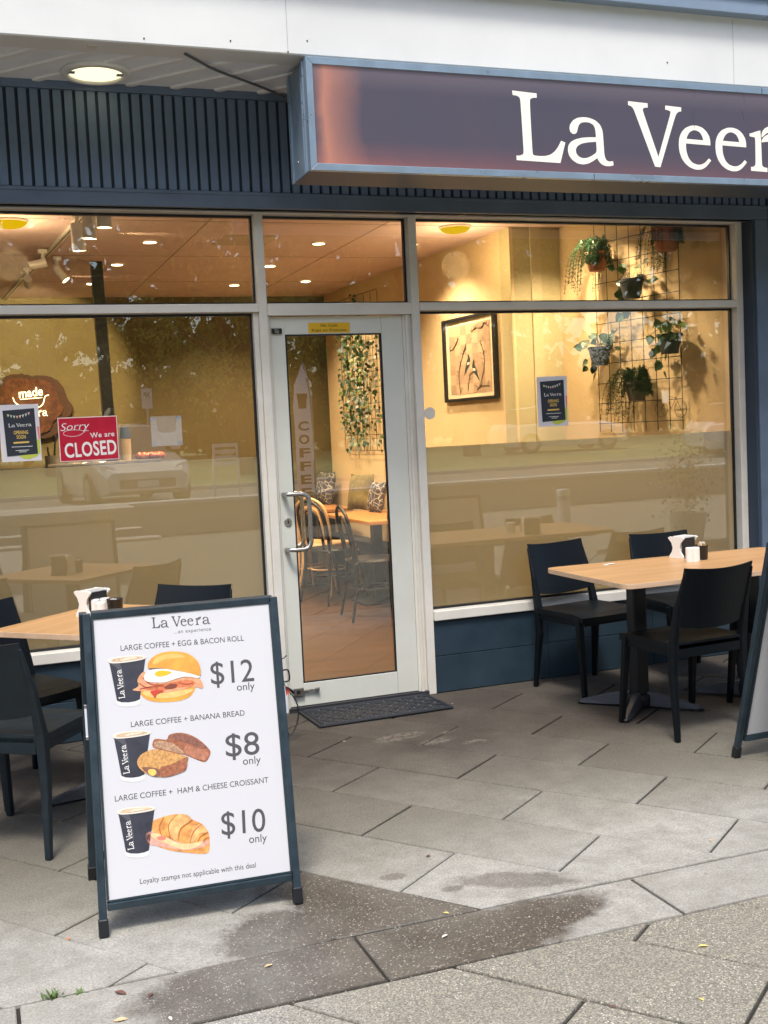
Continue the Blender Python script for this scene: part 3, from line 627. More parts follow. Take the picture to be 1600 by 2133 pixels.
# ------------------------------------------------------------------ window notices
PLN = -.0
def px_quad(c): return [onY(x_, y_, .0325) for x_, y_ in c]
def poster(corners, label, name='poster'):
    q = [onY(x_, y_, .031) for x_, y_ in corners]          # TL TR BR BL
    x0, x1 = (q[0].x+q[3].x)/2, (q[1].x+q[2].x)/2; z1, z0 = (q[0].z+q[1].z)/2, (q[2].z+q[3].z)/2
    W, H = x1-x0, z1-z0
    th_ = thing(name, label, 'poster', ((x0+x1)/2, .0305, z0), 0, 'opening posters in the windows')
    P = lambda u, v, k=0: Vector((x0+u*W, .0305-k*.0005, z1-v*H))
    obj('paper', MB().box(x0, x1, .0305, .0315, z0, z1), mat('poster_paper', (.74, .72, .74), .5), th_)
    def flat(name, poly, k, m): 
        mb = MB(); n = len(poly); mb.add([P(a, b_, k) for a, b_ in poly], [tuple(range(n))]); return obj(name, mb, m, th_)
    flat('printed_watermelon', [(.93, .40), (.985, .40), (.985, .62), (.95, .62)], 1, mat('print_coral', (.80, .22, .18), .6))
    flat('printed_lime', [(.93, .62), (.975, .62), (.975, .86), (.88, .92), (.70, .965), (.55, .96), (.45, .91), (.7, .8)], 2, mat('print_lime', (.55, .62, .08), .6))
    flat('printed_panel', [(.10, .10), (.89, .075), (.91, .88), (.14, .905)], 3, mat('print_slate', (.022, .03, .04), .6))
    cols = [(.75, .70, .30), (.45, .65, .62), (.62, .66, .45), (.80, .42, .38), (.80, .55, .42), (.45, .68, .62), (.60, .65, .50), (.75, .40, .50)]
    for i in range(8):
        u = .20+i*.074; v = .155+.05*math.sin(math.pi*(i+.5)/8)-.02*(i/8); 
        flat('printed_pennant', [(u, v), (u+.064, v+(.006 if i < 4 else -.008)), (u+.03, v+.052)], 4, mat('pennant_%s' % 'abcdefgh'[i], cols[i], .6))
    nrm = (0, -1, 0)
    me = curve_mesh(NAME2); place_text(me, P(.22, .395), P(.80, .388), nrm, .062*H, .0022, .985); obj('lettering', me, WHITEINK, th_)
    YEL = mat('print_yellow', (.78, .52, .12), .6)
    for s, v in (('OPENING', .52), ('SOON', .60)):
        wd = .36 if s == 'OPENING' else .23
        me = text_mesh(s, offset=.02, space=1.06); place_text(me, P(.52-wd/2, v), P(.52+wd/2, v), nrm, .062*H, .0022); obj('lettering', me, YEL, th_)
    flat('printed_band', [(.32, .655), (.71, .65), (.71, .68), (.32, .686)], 4, YEL)
    def squiggle(u0, u1, v):
        mb = MB(); u = u0
        while u < u1:
            l = random.uniform(.012, .03); mb.add([P(u, v, 4), P(u+l, v, 4), P(u+l, v+.012, 4), P(u, v+.012, 4)], [(0, 1, 2, 3)]); u += l+.008
        obj('printed_small_type', mb, WHITEINK, th_)
    squiggle(.27, .77, .735); squiggle(.36, .69, .80); squiggle(.44, .61, .828)
poster([(-3, 845), (79, 840), (88, 957), (3, 965)], 'opening poster with bunting on the left window beside the red closed sign')
poster([(1117, 785), (1180, 783), (1184, 886), (1122, 890)], 'opening poster with bunting on the right window below the framed picture')

q = [onY(*p, .029) for p in ((119, 870), (243, 866), (249, 957), (126, 962))]
x0, x1, z1, z0 = (q[0].x+q[3].x)/2, (q[1].x+q[2].x)/2, (q[0].z+q[1].z)/2, (q[2].z+q[3].z)/2; W, H = x1-x0, z1-z0
cs = thing('closed_sign', 'red and white plastic sign reading Sorry We are CLOSED inside the left window', 'sign', ((x0+x1)/2, .03, z0))
P = lambda u, v, k=0: Vector((x0+u*W, .028-k*.0006, z1-v*H))
obj('board', MB().box(x0, x1, .028, .031, z0, z1), mat('sign_white', (.80, .68, .66), .4), cs, bev=.001)
def redmat():
    m_ = mat('sign_red', (.52, .012, .04), .35, var=.12, scale=9); return m_
obj('red_field', MB().add([P(.015, .02, 1), P(.985, .02, 1), P(.985, .98, 1), P(.015, .98, 1)], [(0, 1, 2, 3)]), redmat(), cs)
me = text_mesh('Sorry', shear=.28, offset=-.006); place_text(me, P(.04, .30), P(.53, .275), (0, -1, 0), .18*H, .0018); obj('lettering', me, WHITEINK, cs)
sw = smooth_path([P((x_-750)/780, (y_-225)/565, 2) for x_, y_ in ((1120, 380), (1080, 425), (1020, 458), (950, 470), (870, 462), (820, 440), (830, 405), (900, 388), (1000, 390), (1100, 404), (1150, 405))], 5)
obj('swash', MB().tube(sw, .0012, 5), WHITEINK, cs)
me = text_mesh('We are', offset=.014, space=1.1); place_text(me, P(.53, .485), P(.94, .465), (0, -1, 0), .12*H, .0018); obj('lettering', me, WHITEINK, cs)
me = text_mesh('CLOSED', offset=.022, space=1.06); place_text(me, P(.09, .905), P(.965, .865), (0, -1, 0), .33*H, .0018); obj('lettering', me, WHITEINK, cs)
obj('string', MB().tube([P(.02, .03, 0), (q[0].x+.02, .030, z1+.035)], .0006, 4).tube([P(.98, .02, 0), (x1-.01, .030, z1+.05)], .0006, 4), WIRE, cs)

# acrylic brochure holder
q = [onY(*p, .028) for p in ((311, 868), (377, 864), (380, 929), (318, 930))]; x0, x1, z1, z0 = q[0].x+.003, q[2].x, q[0].z, q[3].z
bh = thing('acrylic_holder', 'clear acrylic leaflet holder with blue corner pads stuck on the left window', 'leaflet holder', ((x0+x1)/2, .02, z0))
acr = bpy.data.materials.new('clear_acrylic'); acr.use_nodes = True; t = acr.node_tree; t.nodes.clear(); o_ = t.nodes.new('ShaderNodeOutputMaterial'); mx = t.nodes.new('ShaderNodeMixShader'); a_ = t.nodes.new('ShaderNodeBsdfTransparent'); d_ = t.nodes.new('ShaderNodeBsdfPrincipled'); d_.inputs['Base Color'].default_value = (.75, .75, .7, 1); d_.inputs['Roughness'].default_value = .2
mx.inputs[0].default_value = .16; t.links.new(a_.outputs[0], mx.inputs[1]); t.links.new(d_.outputs[0], mx.inputs[2]); t.links.new(mx.outputs[0], o_.inputs[0])
obj('back_plate', MB().box(x0, x1, .022, .024, z0, z1), acr, bh)
W, H = x1-x0, z1-z0
pk = [(0, 0), (W, 0), (W, H*.96), (W*.84, H*.96), (W*.80, H*.52), (W*.7, H*.44), (W*.34, H*.44), (W*.22, H*.52), (W*.16, H*.96), (0, H*.96)]
obj('front_pocket', MB().prism([(x0+a, z0+b_) for a, b_ in pk], 0, .002, M=Matrix(((1, 0, 0, 0), (0, 0, -1, .012), (0, 1, 0, 0), (0, 0, 0, 1)))), acr, bh)
for a, b_ in ((.02, .85), (.84, .85), (.02, .02), (.84, .02)): obj('corner_pad', MB().box(x0+a*W, x0+(a+.14)*W, .0245, .0325, z0+b_*H, z0+(b_+.13)*H), mat('pad_blue', (.05, .09, .18), .6), bh)
q = onY(895, 861, .03); single('round_sticker', MB().prism([(q.x+.034*math.cos(k_*.2094), q.z+.034*math.sin(k_*.2094)) for k_ in range(30)], 0, .001, M=Matrix(((1, 0, 0, 0), (0, 0, -1, .030), (0, 1, 0, 0), (0, 0, 0, 1)))), mat('sticker_white', (.88, .84, .72), .5), 'small round white sticker on the right window beside the door frame', 'sticker')
q = [onY(*p, -.006) for p in ((642, 674), (728, 670), (643, 695), (728, 691))]; x0, x1, z1, z0 = q[0].x, q[1].x, (q[0].z+q[1].z)/2, (q[2].z+q[3].z)/2
nc = thing('notice_sticker', 'yellow sticker reading No Cash Kept on Premises on the door top rail', 'sticker', ((x0+x1)/2, -.005, z0))
obj('label_film', MB().box(x0, x1, -.0058, -.0045, z0, z1), mat('notice_yellow', (.78, .46, .012), .5), nc)
for s, u0, u1, v in (('No Cash', .30, .70, .40), ('Kept on Premises', .08, .92, .86)):
    me = text_mesh(s, offset=.008, space=1.05); place_text(me, (x0+(x1-x0)*u0, -.0058, z1-(z1-z0)*v), (x0+(x1-x0)*u1, -.0058, z1-(z1-z0)*v), (0, -1, 0), (z1-z0)*.27); obj('lettering', me, BLACK, nc)

# door mat
mt = [onZ(611, 1481, .006), onZ(672, 1518, .006), onZ(941, 1473, .006), onZ(868, 1443, .006)]
dm = thing('door_mat', 'black rubber doormat with raised scroll pattern in front of the door', 'doormat', tuple(sum(mt, Vector())/4))
x0, x1, y0, y1 = 1.55, 2.29, -.405, -.035
obj('mat_base', MB().prism([(x0, y0), (x1, y0+.02), (x1-.01, y1), (x0-.01, y1-.005)], .001, .012), RUBBER, dm, bev=.004)
mp_ = MB(); random.seed(3)
for i in range(15):
    for j in range(6):
        a, b_ = x0+.05+i*.046, y0+.055+j*.052; s_ = (-1)**(i+j)
        mp_.tube([(a+math.cos(tt)*.018*(1-.1*kk), b_+math.sin(tt)*s_*.018*(1-.1*kk), .0125) for kk, tt in enumerate([0, .9, 1.8, 2.7, 3.6, 4.5])], .004, 5)
mp_.tube([(x0+.022, y0+.022, .012), (x1-.022, y0+.04, .012), (x1-.03, y1-.02, .012), (x0+.015, y1-.025, .012)], .005, 6, closed=True)
obj('raised_pattern', mp_, mat('mat_ridge', (.011, .016, .026), .5), dm, kind='stuff')

# ------------------------------------------------------------------ A-frame signs
def a_frame(name, fl, fr, label, chain=True):
    fl, fr = Vector(fl), Vector(fr); ex = (fr-fl).normalized(); W = (fr-fl).length; eb = Vector((-ex.y, ex.x, 0))
    th_ = thing(name, label, 'sandwich board', tuple((fl+fr)/2+eb*.24), math.atan2(ex.y, ex.x))
    H = .945; S = .232; D = .485
    LEAN = .019
    T = lambda u, s, z: fl+ex*(u+LEAN*z/H)+eb*s+Vector((0, 0, z))       # u along the sign, s depth, z up
    for side, s0, s1 in (('front', 0, S), ('back', D, S+.022)):
        for u in ((.0, W) if side == 'front' else (-.010, W-.010)):
            leg = obj('leg', MB().bar(T(u, s0, .0), T(u, s1, H), .024, .024, up=tuple(ex)), FRAME, th_, bev=.003)
            obj('rubber_foot', MB().bar(T(u, s0-.0, .0), T(u, s0+(s1-s0)*.05/H, .05), .030, .030, up=tuple(ex)), BLACK, leg, bev=.004)
        f = lambda z, du=0: T(du, s0+(s1-s0)*z/H, z)
        for nm, z in (('lower_rail', .083), ('top_rail', H-.008)):
            obj(nm, MB().bar(f(z)+ex*.0145, f(z)+ex*(W-.0145), .026, .022), FRAME, th_, bev=.002)
        d = (T(0, s1, H)-T(0, s0, 0)).normalized(); nrm = ex.cross(d) if side == 'front' else d.cross(ex)
        nrm = nrm.normalized()
        if (nrm.dot(eb) > 0) == (side == 'front'): nrm = -nrm
        z0_, z1_ = .100, H-.018
        pl = [f(z0_, .020), f(z0_, W-.018), f(z1_, W-.018), f(z1_, .020)]
        board = obj('board', MB().hexa([p+nrm*.006 for p in pl], [p-nrm*.004 for p in pl]), WHITEP, th_)
        ch = MB()
        ch.bar(pl[0]-ex*.003+nrm*.0, pl[3]-ex*.003, .006, .022, up=tuple(nrm)).bar(pl[1]+ex*.003, pl[2]+ex*.003, .006, .022, up=tuple(nrm)).bar(pl[0]-d*.003, pl[1]-d*.003, .006, .016, up=tuple(nrm))
        obj('edge_channel', ch, mat('channel_dark', (.018, .035, .045), .5), th_)
        if side == 'front': front = (pl, nrm, d)
    for u in (-.017, W+.017):
        a = T(u, .095, .58); b_ = T(u, .28, .70)
        obj('stay', MB().bar(T(u, .15, .57), T(u, .19, .66), .003, .007, up=tuple(ex)).tube([T(u-.004, .15, .57), T(u+.004, .15, .57)], .006, 10).tube([T(u-.004, .19, .66), T(u+.004, .19, .66)], .007, 10), CHROME, th_)
    return th_, front, ex
af, (pl, pn, pd), pex = a_frame('sandwich_board', (.280, -2.357, 0), (.876, -2.388, 0), 'black framed sandwich board showing coffee deals with prices, standing by the left table')
p0 = pl[0]+pn*.006
def PP(x_, y_, k=1): return onP(150+x_/2.922, 1230+y_/2.922, p0+pn*(.0004*k), pn)     # coordinates of the 2.92x enlargement
SCL = (PP(1000, 900)-PP(200, 900)).length/800*1.0
def ptext(s, a, b_, caph, m=INK, **kw):
    me = text_mesh(s, **kw); A_, B_ = PP(*a), PP(*b_); place_text(me, A_, B_, pn, caph*SCL*1.08, 0.0); obj('lettering', me, m, af)
NN = curve_mesh(NAME)
def pname(a, b_, caph, m=INK, k=1):
    me = curve_mesh(NAME2); place_text(me, PP(*a, k), PP(*b_, k), pn, caph*SCL*1.08, 0.0, .985); obj('lettering', me, m, af)
pname((487, 231), (843, 203), 62)
ptext('...an experience', (622, 262), (847, 243), 22, mat('light_grey_ink', (.13, .13, .14), .6), offset=.0, space=1.1)
ptext('LARGE COFFEE + EGG & BACON ROLL', (297, 368), (1047, 305), 33, offset=.001)
ptext('LARGE COFFEE + BANANA BREAD', (360, 832), (1052, 760), 33, offset=.001)
ptext('LARGE COFFEE +  HAM & CHEESE CROISSANT', (262, 1285), (1197, 1168), 33, offset=.001)
for s, a, b_ in (('$12', (848, 572), (1110, 550)), ('$8', (938, 1012), (1143, 995)), ('$10', (912, 1490), (1180, 1464))): ptext(s, a, b_, 136, offset=.002)
for a, b_ in (((1005, 610), (1113, 601)), ((1042, 1061), (1150, 1050)), ((1079, 1537), (1187, 1526))): ptext('only', a, b_, 46, offset=.0)
ptext('Loyalty stamps not applicable with this deal', (415, 1787), (1120, 1685), 30)
def pflat(name, poly, k, m, off=(0, 0), rnd=True):
    pts = [(x_+off[0], y_+off[1]) for x_, y_ in poly]
    if rnd:
        pts = [(p.x, p.y) for p in smooth_path([Vector((a, b_, 0)) for a, b_ in pts], 3, closed=True)]
    mb = MB(); mb.add([PP(x_, y_, k) for x_, y_ in reversed(pts)], [tuple(range(len(pts)))]); return obj(name, mb, m, af)
def pline(pts, k, wd, m, off=(0, 0)):
    c = smooth_path([Vector((x_+off[0], y_+off[1], 0)) for x_, y_ in pts], 4); mb = MB(); L = []; Rr = []
    for i, p in enumerate(c):
        d = (c[min(i+1, len(c)-1)]-c[max(i-1, 0)]).normalized(); n_ = Vector((-d.y, d.x, 0))*wd/2*(.4+.6*math.sin(math.pi*(i+.5)/len(c)))
        L.append(PP((p+n_).x, (p+n_).y, k)); Rr.append(PP((p-n_).x, (p-n_).y, k))
    n = len(c); mb.add(L+Rr, [(i, i+1, n+i+1, n+i) for i in range(n-1)]); return obj('printed_line', mb, m, af)
K = lambda nm, c, v=.0, s=60: mat(nm, c, .6, var=v, scale=s)
for (ox, oy_) in ((0, 0), (28, 458), (55, 920)):
    pflat('printed_shadow', [(262, 690), (340, 712), (425, 695), (410, 680), (280, 680)], 1, K('soft_grey', (.60, .61, .62)), (ox, oy_))
    pflat('printed_cup_base', [(271, 668), (276, 695), (300, 704), (345, 706), (385, 700), (411, 686), (413, 660), (345, 668)], 2, K('cup_white', (.70, .70, .69)), (ox, oy_))
    pflat('printed_cup', [(226, 432), (448, 404), (431, 530), (413, 662), (385, 674), (345, 681), (300, 680), (274, 671), (250, 550)], 3, K('cup_navy', (.030, .033, .048), .25, 30), (ox, oy_), rnd=False)
    pflat('printed_cup_sheen', [(232, 442), (290, 440), (320, 560), (318, 600), (300, 560), (280, 480)], 4, K('cup_sheen', (.075, .08, .095)), (ox, oy_))
    pflat('printed_cup_rim', [(220, 432), (224, 418), (260, 406), (330, 398), (400, 394), (444, 399), (451, 410), (430, 420), (370, 432), (300, 441), (240, 443)], 5, K('rim_cream', (.76, .70, .60)), (ox, oy_))
    pflat('printed_coffee', [(238, 430), (260, 415), (330, 405), (400, 401), (432, 405), (420, 414), (350, 426), (280, 434)], 6, K('latte', (.62, .45, .29), .3, 90), (ox, oy_))
    pflat('printed_latte_art', [(290, 424), (330, 411), (385, 406), (395, 411), (350, 420), (310, 426)], 7, K('latte_foam', (.76, .66, .52)), (ox, oy_))
    pname((324+ox, 655+oy_), (300+ox, 480+oy_), 34, WHITEINK, 8)
BUN = K('bun_orange', (.78, .34, .055), .22, 24); BUNL = K('bun_light', (.80, .50, .17), .2, 30); BAC = K('bacon', (.60, .17, .07), .4, 70); BACL = K('bacon_light', (.74, .34, .18), .3, 80)
pflat('printed_bun_base', [(410, 600), (425, 640), (465, 668), (530, 679), (620, 676), (690, 661), (732, 630), (747, 580), (640, 590), (520, 600)], 2, BUN)
pflat('printed_bun_base', [(430, 625), (480, 650), (600, 655), (700, 630), (735, 600), (600, 610), (470, 605)], 3, BUNL)
pflat('printed_bacon', [(368, 606), (405, 582), (398, 545), (420, 508), (450, 498), (560, 540), (680, 530), (760, 525), (797, 568), (790, 596), (745, 585), (640, 610), (560, 622), (500, 612), (420, 612)], 4, BACL)
pflat('printed_bacon', [(420, 596), (500, 582), (600, 560), (690, 545), (745, 552), (735, 580), (640, 592), (560, 608), (480, 606)], 5, BAC)
pflat('printed_bacon_fold', [(560, 590), (600, 568), (640, 572), (630, 592), (590, 600)], 6, K('bacon_dark', (.20, .05, .03)))
for a in ([(410, 600), (480, 585), (560, 580)], [(430, 530), (480, 570), (560, 572)], [(650, 560), (700, 570), (740, 560)], [(405, 560), (440, 585), (480, 590)]): pline(a, 7, 7, K('bacon_line', (.42, .09, .04)))
pflat('printed_egg', [(440, 540), (446, 505), (490, 482), (560, 476), (640, 488), (720, 503), (776, 518), (765, 532), (690, 524), (625, 540), (570, 558), (510, 560), (465, 556)], 8, K('egg_white', (.78, .76, .70), .08, 40))
pflat('printed_yolk', [(502, 506), (528, 489), (570, 488), (606, 497), (580, 514), (545, 523), (516, 521)], 9, K('yolk', (.84, .46, .02), .15, 90))
pflat('printed_sauce', [(478, 614), (530, 606), (560, 614), (520, 626), (506, 652), (492, 634)], 9, K('sauce', (.55, .05, .03)))
pflat('printed_bun_top', [(462, 470), (468, 432), (500, 400), (550, 378), (620, 370), (690, 379), (740, 405), (770, 440), (782, 482), (777, 518), (720, 503), (640, 486), (560, 474), (500, 472)], 10, BUN)
pflat('printed_bun_highlight', [(490, 440), (520, 405), (590, 386), (650, 388), (690, 405), (640, 412), (560, 420), (510, 450)], 11, K('bun_glow', (.84, .47, .13), .15, 25))
BR1 = K('bread_crumb', (.56, .30, .10), .45, 130); BR2 = K('bread_crust', (.33, .12, .06), .5, 100); BR3 = K('bread_dark', (.24, .10, .07), .5, 120)
pflat('printed_bread', [(490, 948), (505, 903), (575, 908), (590, 880), (640, 866), (700, 872), (770, 905), (835, 965), (841, 1000), (812, 1043), (760, 1030), (690, 1002), (600, 985), (520, 964)], 2, BR2)
pflat('printed_bread', [(585, 895), (640, 875), (700, 882), (770, 915), (828, 965), (760, 950), (690, 925)], 3, BR3)
pflat('printed_bread', [(498, 945), (515, 915), (600, 925), (650, 955), (690, 995), (600, 978), (530, 960)], 3, K('bread_seed', (.42, .25, .15), .6, 160))
pflat('printed_bread', [(690, 945), (740, 950), (830, 990), (808, 1035), (700, 1000)], 4, K('bread_red', (.42, .17, .10), .4, 110))
pflat('printed_bread', [(398, 1035), (430, 992), (500, 966), (560, 975), (690, 1008), (703, 1040), (692, 1090), (640, 1115), (580, 1134), (500, 1131), (440, 1106), (405, 1072)], 5, BR1)
pflat('printed_bread', [(537, 1078), (600, 1060), (700, 1012), (703, 1040), (692, 1092), (640, 1117), (580, 1134), (537, 1130)], 6, BR2)
pflat('printed_bread', [(425, 1080), (470, 1075), (535, 1090), (530, 1130), (480, 1125)], 7, BR3)
pflat('printed_banana', [(465, 1092), (500, 1088), (515, 1110), (495, 1128), (470, 1118)], 8, K('banana', (.74, .52, .12), .2, 90))
CR = K('croissant', (.72, .31, .085), .5, 45); CRL = K('croissant_light', (.80, .43, .16), .4, 45)
pflat('printed_croissant', [(478, 1442), (490, 1405), (560, 1376), (640, 1361), (700, 1366), (735, 1395), (790, 1420), (830, 1470), (838, 1530), (833, 1590), (795, 1603), (700, 1596), (600, 1582), (520, 1556), (480, 1520), (500, 1480)], 2, CR)
pflat('printed_ham', [(447, 1502), (455, 1478), (490, 1468), (560, 1498), (620, 1520), (700, 1545), (800, 1524), (836, 1528), (800, 1560), (700, 1580), (600, 1570), (530, 1556), (475, 1545)], 3, K('ham', (.76, .36, .28), .3, 70))
pflat('printed_cheese', [(478, 1485), (520, 1478), (570, 1500), (640, 1535), (720, 1540), (800, 1524), (770, 1556), (700, 1576), (620, 1562), (560, 1535), (510, 1515)], 4, K('cheese', (.80, .58, .30), .25, 60))
pflat('printed_ham', [(520, 1500), (565, 1495), (570, 1515), (530, 1520)], 5, K('ham_dark', (.66, .22, .16)))
pflat('printed_croissant_fold', [(590, 1400), (640, 1364), (700, 1368), (725, 1395), (660, 1445), (635, 1520), (600, 1500), (585, 1450)], 5, CRL)
pflat('printed_croissant_fold', [(735, 1440), (790, 1425), (825, 1470), (780, 1480), (740, 1530), (715, 1520)], 5, CRL)
for a in ([(560, 1377), (532, 1440), (548, 1500)], [(640, 1363), (588, 1425), (600, 1502)], [(735, 1396), (662, 1450), (648, 1525)], [(790, 1421), (740, 1470), (718, 1535)], [(828, 1470), (785, 1495), (765, 1532)], [(836, 1500), (810, 1512), (800, 1530)]): pline(a, 6, 7, K('croissant_line', (.48, .16, .04)))

af2, _, _ = a_frame('sandwich_board', (3.02, -2.262, 0), (3.61, -2.252, 0), 'black framed sandwich board cut by the right edge, beside the long table')

# ------------------------------------------------------------------ plastic chairs
def make_chair(label, M=PLASTIC):
    th_ = thing('plastic_chair', label, 'chair', (0, 0, 0))       # faces +Y
    w2, d2 = .20, .19
    for sx_ in (-1, 1):
        obj('leg', MB().bar((sx_*(w2+.012), d2+.012, 0), (sx_*w2, d2-.03, .43), .026, .026, up=(0, 1, 0), a2=.036, b2=.036), M, th_, bev=.005)
        p = [(sx_*(w2+.012), -d2-.03, 0), (sx_*w2, -d2+.005, .30), (sx_*(w2-.002), -d2+.0, .45), (sx_*(w2-.006), -d2-.035, .62), (sx_*(w2-.012), -d2-.085, .775)]
        rear = MB()
        wd = [.024, .034, .038, .028, .014]; dp = [.024, .036, .038, .026, .014]
        vs = []
        for (cx, cy, cz), a, b_ in zip(p, wd, dp): vs += [(cx-a/2, cy-b_/2, cz), (cx+a/2, cy-b_/2, cz), (cx+a/2, cy+b_/2, cz), (cx-a/2, cy+b_/2, cz)]
        fs = [(0, 3, 2, 1), (16, 17, 18, 19)]
        for i in range(4):
            for k_ in range(4): fs.append((i*4+k_, i*4+(k_+1) % 4, (i+1)*4+(k_+1) % 4, (i+1)*4+k_))
        obj('leg', rear.add(vs, fs), M, th_, bev=.006)
    seat = MB(); N = 10; top = []; 
    for j in range(N+1):
        for i in range(N+1):
            u = i/N*2-1; v = j/N*2-1
            x_ = u*(w2+.012); y_ = v*(d2+.012)+(.02*(1-u*u) if v > .9 else 0); z_ = .447-.012*(1-u*u)*(1-v*v)+(-.012*max(0, v-.6)/.4)
            top.append((x_, y_, z_))
    n_ = N+1; vs = top+[(a, b_, c-.028) for a, b_, c in top]; fs = []
    for j in range(N):
        for i in range(N):
            a = j*n_+i; fs.append((a, a+1, a+n_+1, a+n_)); o2 = len(top); fs.append((o2+a, o2+a+n_, o2+a+n_+1, o2+a+1))
    rim = [i for i in range(n_)]+[j*n_+N for j in range(1, n_)]+[N*n_+i for i in range(N-1, -1, -1)]+[j*n_ for j in range(N-1, 0, -1)]
    for i in range(len(rim)): a, b_ = rim[i], rim[(i+1) % len(rim)]; fs.append((b_, a, a+len(top), b_+len(top)))
    obj('seat', seat.add(vs, fs), M, th_, smooth=False)
    obj('apron', MB().box(-w2+.0215, w2-.0215, -d2-.012, -d2+.012, .375, .440).box(-w2+.021, w2-.021, d2-.018, d2-.002, .385, .425).box(-w2-.008, -w2+.008, -d2+.022, d2-.04, .385, .425).box(w2-.008, w2+.008, -d2+.022, d2-.04, .385, .425), M, th_, bev=.004)
    bk = MB(); vs = []; NI, NJ = 14, 8
    for side in (0, 1):
        for j in range(NJ+1):
            for i in range(NI+1):
                u = i/NI*2-1; v = j/NJ; zb = .505+.018*(u*u)*1.0 ; zt = .785+.012*u*u
                z_ = zb+(zt-zb)*v; y_ = -d2-.012-.030*(1-u*u)-.075*max(0, (z_-.50)/.28)**1.15+(.012 if side else 0)
                hw = (w2-.010)+.000*v; vs.append((u*hw, y_, z_))
    n_ = NI+1; tot = (NI+1)*(NJ+1); fs = []
    for j in range(NJ):
        for i in range(NI): a = j*n_+i; fs.append((a, a+1, a+n_+1, a+n_)); fs.append((tot+a, tot+a+n_, tot+a+n_+1, tot+a+1))
    rim = [i for i in range(n_)]+[j*n_+NI for j in range(1, NJ+1)]+[NJ*n_+i for i in range(NI-1, -1, -1)]+[j*n_ for j in range(NJ-1, 0, -1)]
    for i in range(len(rim)): a, b_ = rim[i], rim[(i+1) % len(rim)]; fs.append((b_, a, a+tot, b_+tot))
    obj('backrest', bk.add(vs, fs), M, th_, smooth=False)
    return th_
def face(fx, fy): return math.atan2(-fx, fy)
GL, GR = 'plastic chairs around the left table', 'plastic chairs around the long right table'
ch0 = make_chair('black plastic chair with its back to the camera, nearest the right sandwich board')
ch0.location = (3.118, -1.235, 0); ch0.rotation_euler = (0, 0, R(4)); ch0['group'] = GR
dup(ch0, (3.135, -.345, 0), face(.17, -.98), 'black plastic chair between the window and the left end of the long table', GR)
dup(ch0, (3.765, -.345, 0), face(-.05, -1), 'black plastic chair by the window behind the condiments on the long table', GR)
dup(ch0, (3.77, -1.20, 0), face(.02, 1), 'black plastic chair half hidden behind the right sandwich board', GR)
ch1 = make_chair('scuffed dark plastic chair at the left edge of the photo, back to the camera', PLASTIC_WORN)
ch1.location = (.118, -1.320, 0); ch1.rotation_euler = (0, 0, face(.56, .82)); ch1['group'] = GL
dup(ch0, (.125, -.70, 0), face(.53, -.85), 'black plastic chair behind the left table, at the left edge of the photo', GL)
dup(ch0, (.775, -.72, 0), face(-.63, -.78), 'black plastic chair behind the left sandwich board, against the window', GL)

# ------------------------------------------------------------------ tables
def rounded(x0, x1, y0, y1, r):
    out = []
    for cx, cy, a0 in ((x1-r, y1-r, 0), (x0+r, y1-r, 90), (x0+r, y0+r, 180), (x1-r, y0+r, 270)):
        for k_ in range(5): a = R(a0+k_*22.5); out.append((cx+r*math.cos(a), cy+r*math.sin(a)))
    return out
def pedestal(th_, cx, cy, rot, r=.31):
    col = obj('post', MB().bar((cx, cy, .045), (cx, cy, .70), .078, .078, up=(0, 1, 0)), BLACK, th_, bev=.012)
    obj('top_plate', MB().box(cx-.17, cx+.17, cy-.17, cy+.17, .70, .712), BLACK, th_)
    obj('hub', MB().lathe([(.0, .075), (.06, .072), (.066, .05), (.066, .02), (0, .02)], 20, (cx, cy, 0)), BLACK, th_)
    for k_ in range(4):
        a = rot+k_*math.pi/2; d = Vector((math.cos(a), math.sin(a), 0)); s = Vector((-d.y, d.x, 0)); c = Vector((cx, cy, 0))
        secs = [(.045, .028, .014, .085), (.16, .024, .010, .066), (.27, .020, .008, .036), (r, .015, .006, .022)]
        vs = []
        for t_, hw, zb, zt in secs: vs += [c+d*t_-s*hw+Vector((0, 0, zb)), c+d*t_+s*hw+Vector((0, 0, zb)), c+d*t_+s*hw*.6+Vector((0, 0, zt)), c+d*t_-s*hw*.6+Vector((0, 0, zt))]
        fs = [(0, 3, 2, 1), (12, 13, 14, 15)]+[(i*4+q_, i*4+(q_+1) % 4, (i+1)*4+(q_+1) % 4, (i+1)*4+q_) for i in range(3) for q_ in range(4)]
        ft = obj('foot', MB().add(vs, fs), mat('cast_grey', (.06, .062, .07), .45, metal=.3), th_, bev=.003)
        obj('glide', MB().lathe([(0, 0), (.016, 0), (.018, .012), (.013, .018), (0, .018)], 14, tuple(c+d*(r-.005))), BLACK, ft)
tr_ = thing('cafe_table', 'long oak topped cafe table on two black pedestals by the right window', 'table', (3.35, -1.07, 0))
TW = obj('tabletop', MB().prism(rounded(2.685, 4.02, -1.455, -.70, .05), .716, .740, mi=0), [OAK, EDGE], tr_, bev=.002)
for p_ in TW.data.polygons:
    if abs(p_.normal.z) < .5: p_.material_index = 1
pedestal(tr_, 3.125, -.842, R(-45)); pedestal(tr_, 3.735, -.95, R(-45))
tl = thing('cafe_table', 'square oak topped cafe table set diagonally behind the left sandwich board', 'table', (.515, -.945, 0), R(45))
Ml = rootM(tl)
TL_ = obj('tabletop', MB().prism(rounded(-.35, .35, -.35, .35, .02), .716, .740, M=Ml), [OAK, EDGE], tl, bev=.002)
for p_ in TL_.data.polygons:
    if abs(p_.normal.z) < .5: p_.material_index = 1
pedestal(tl, .515, -.945, R(10))

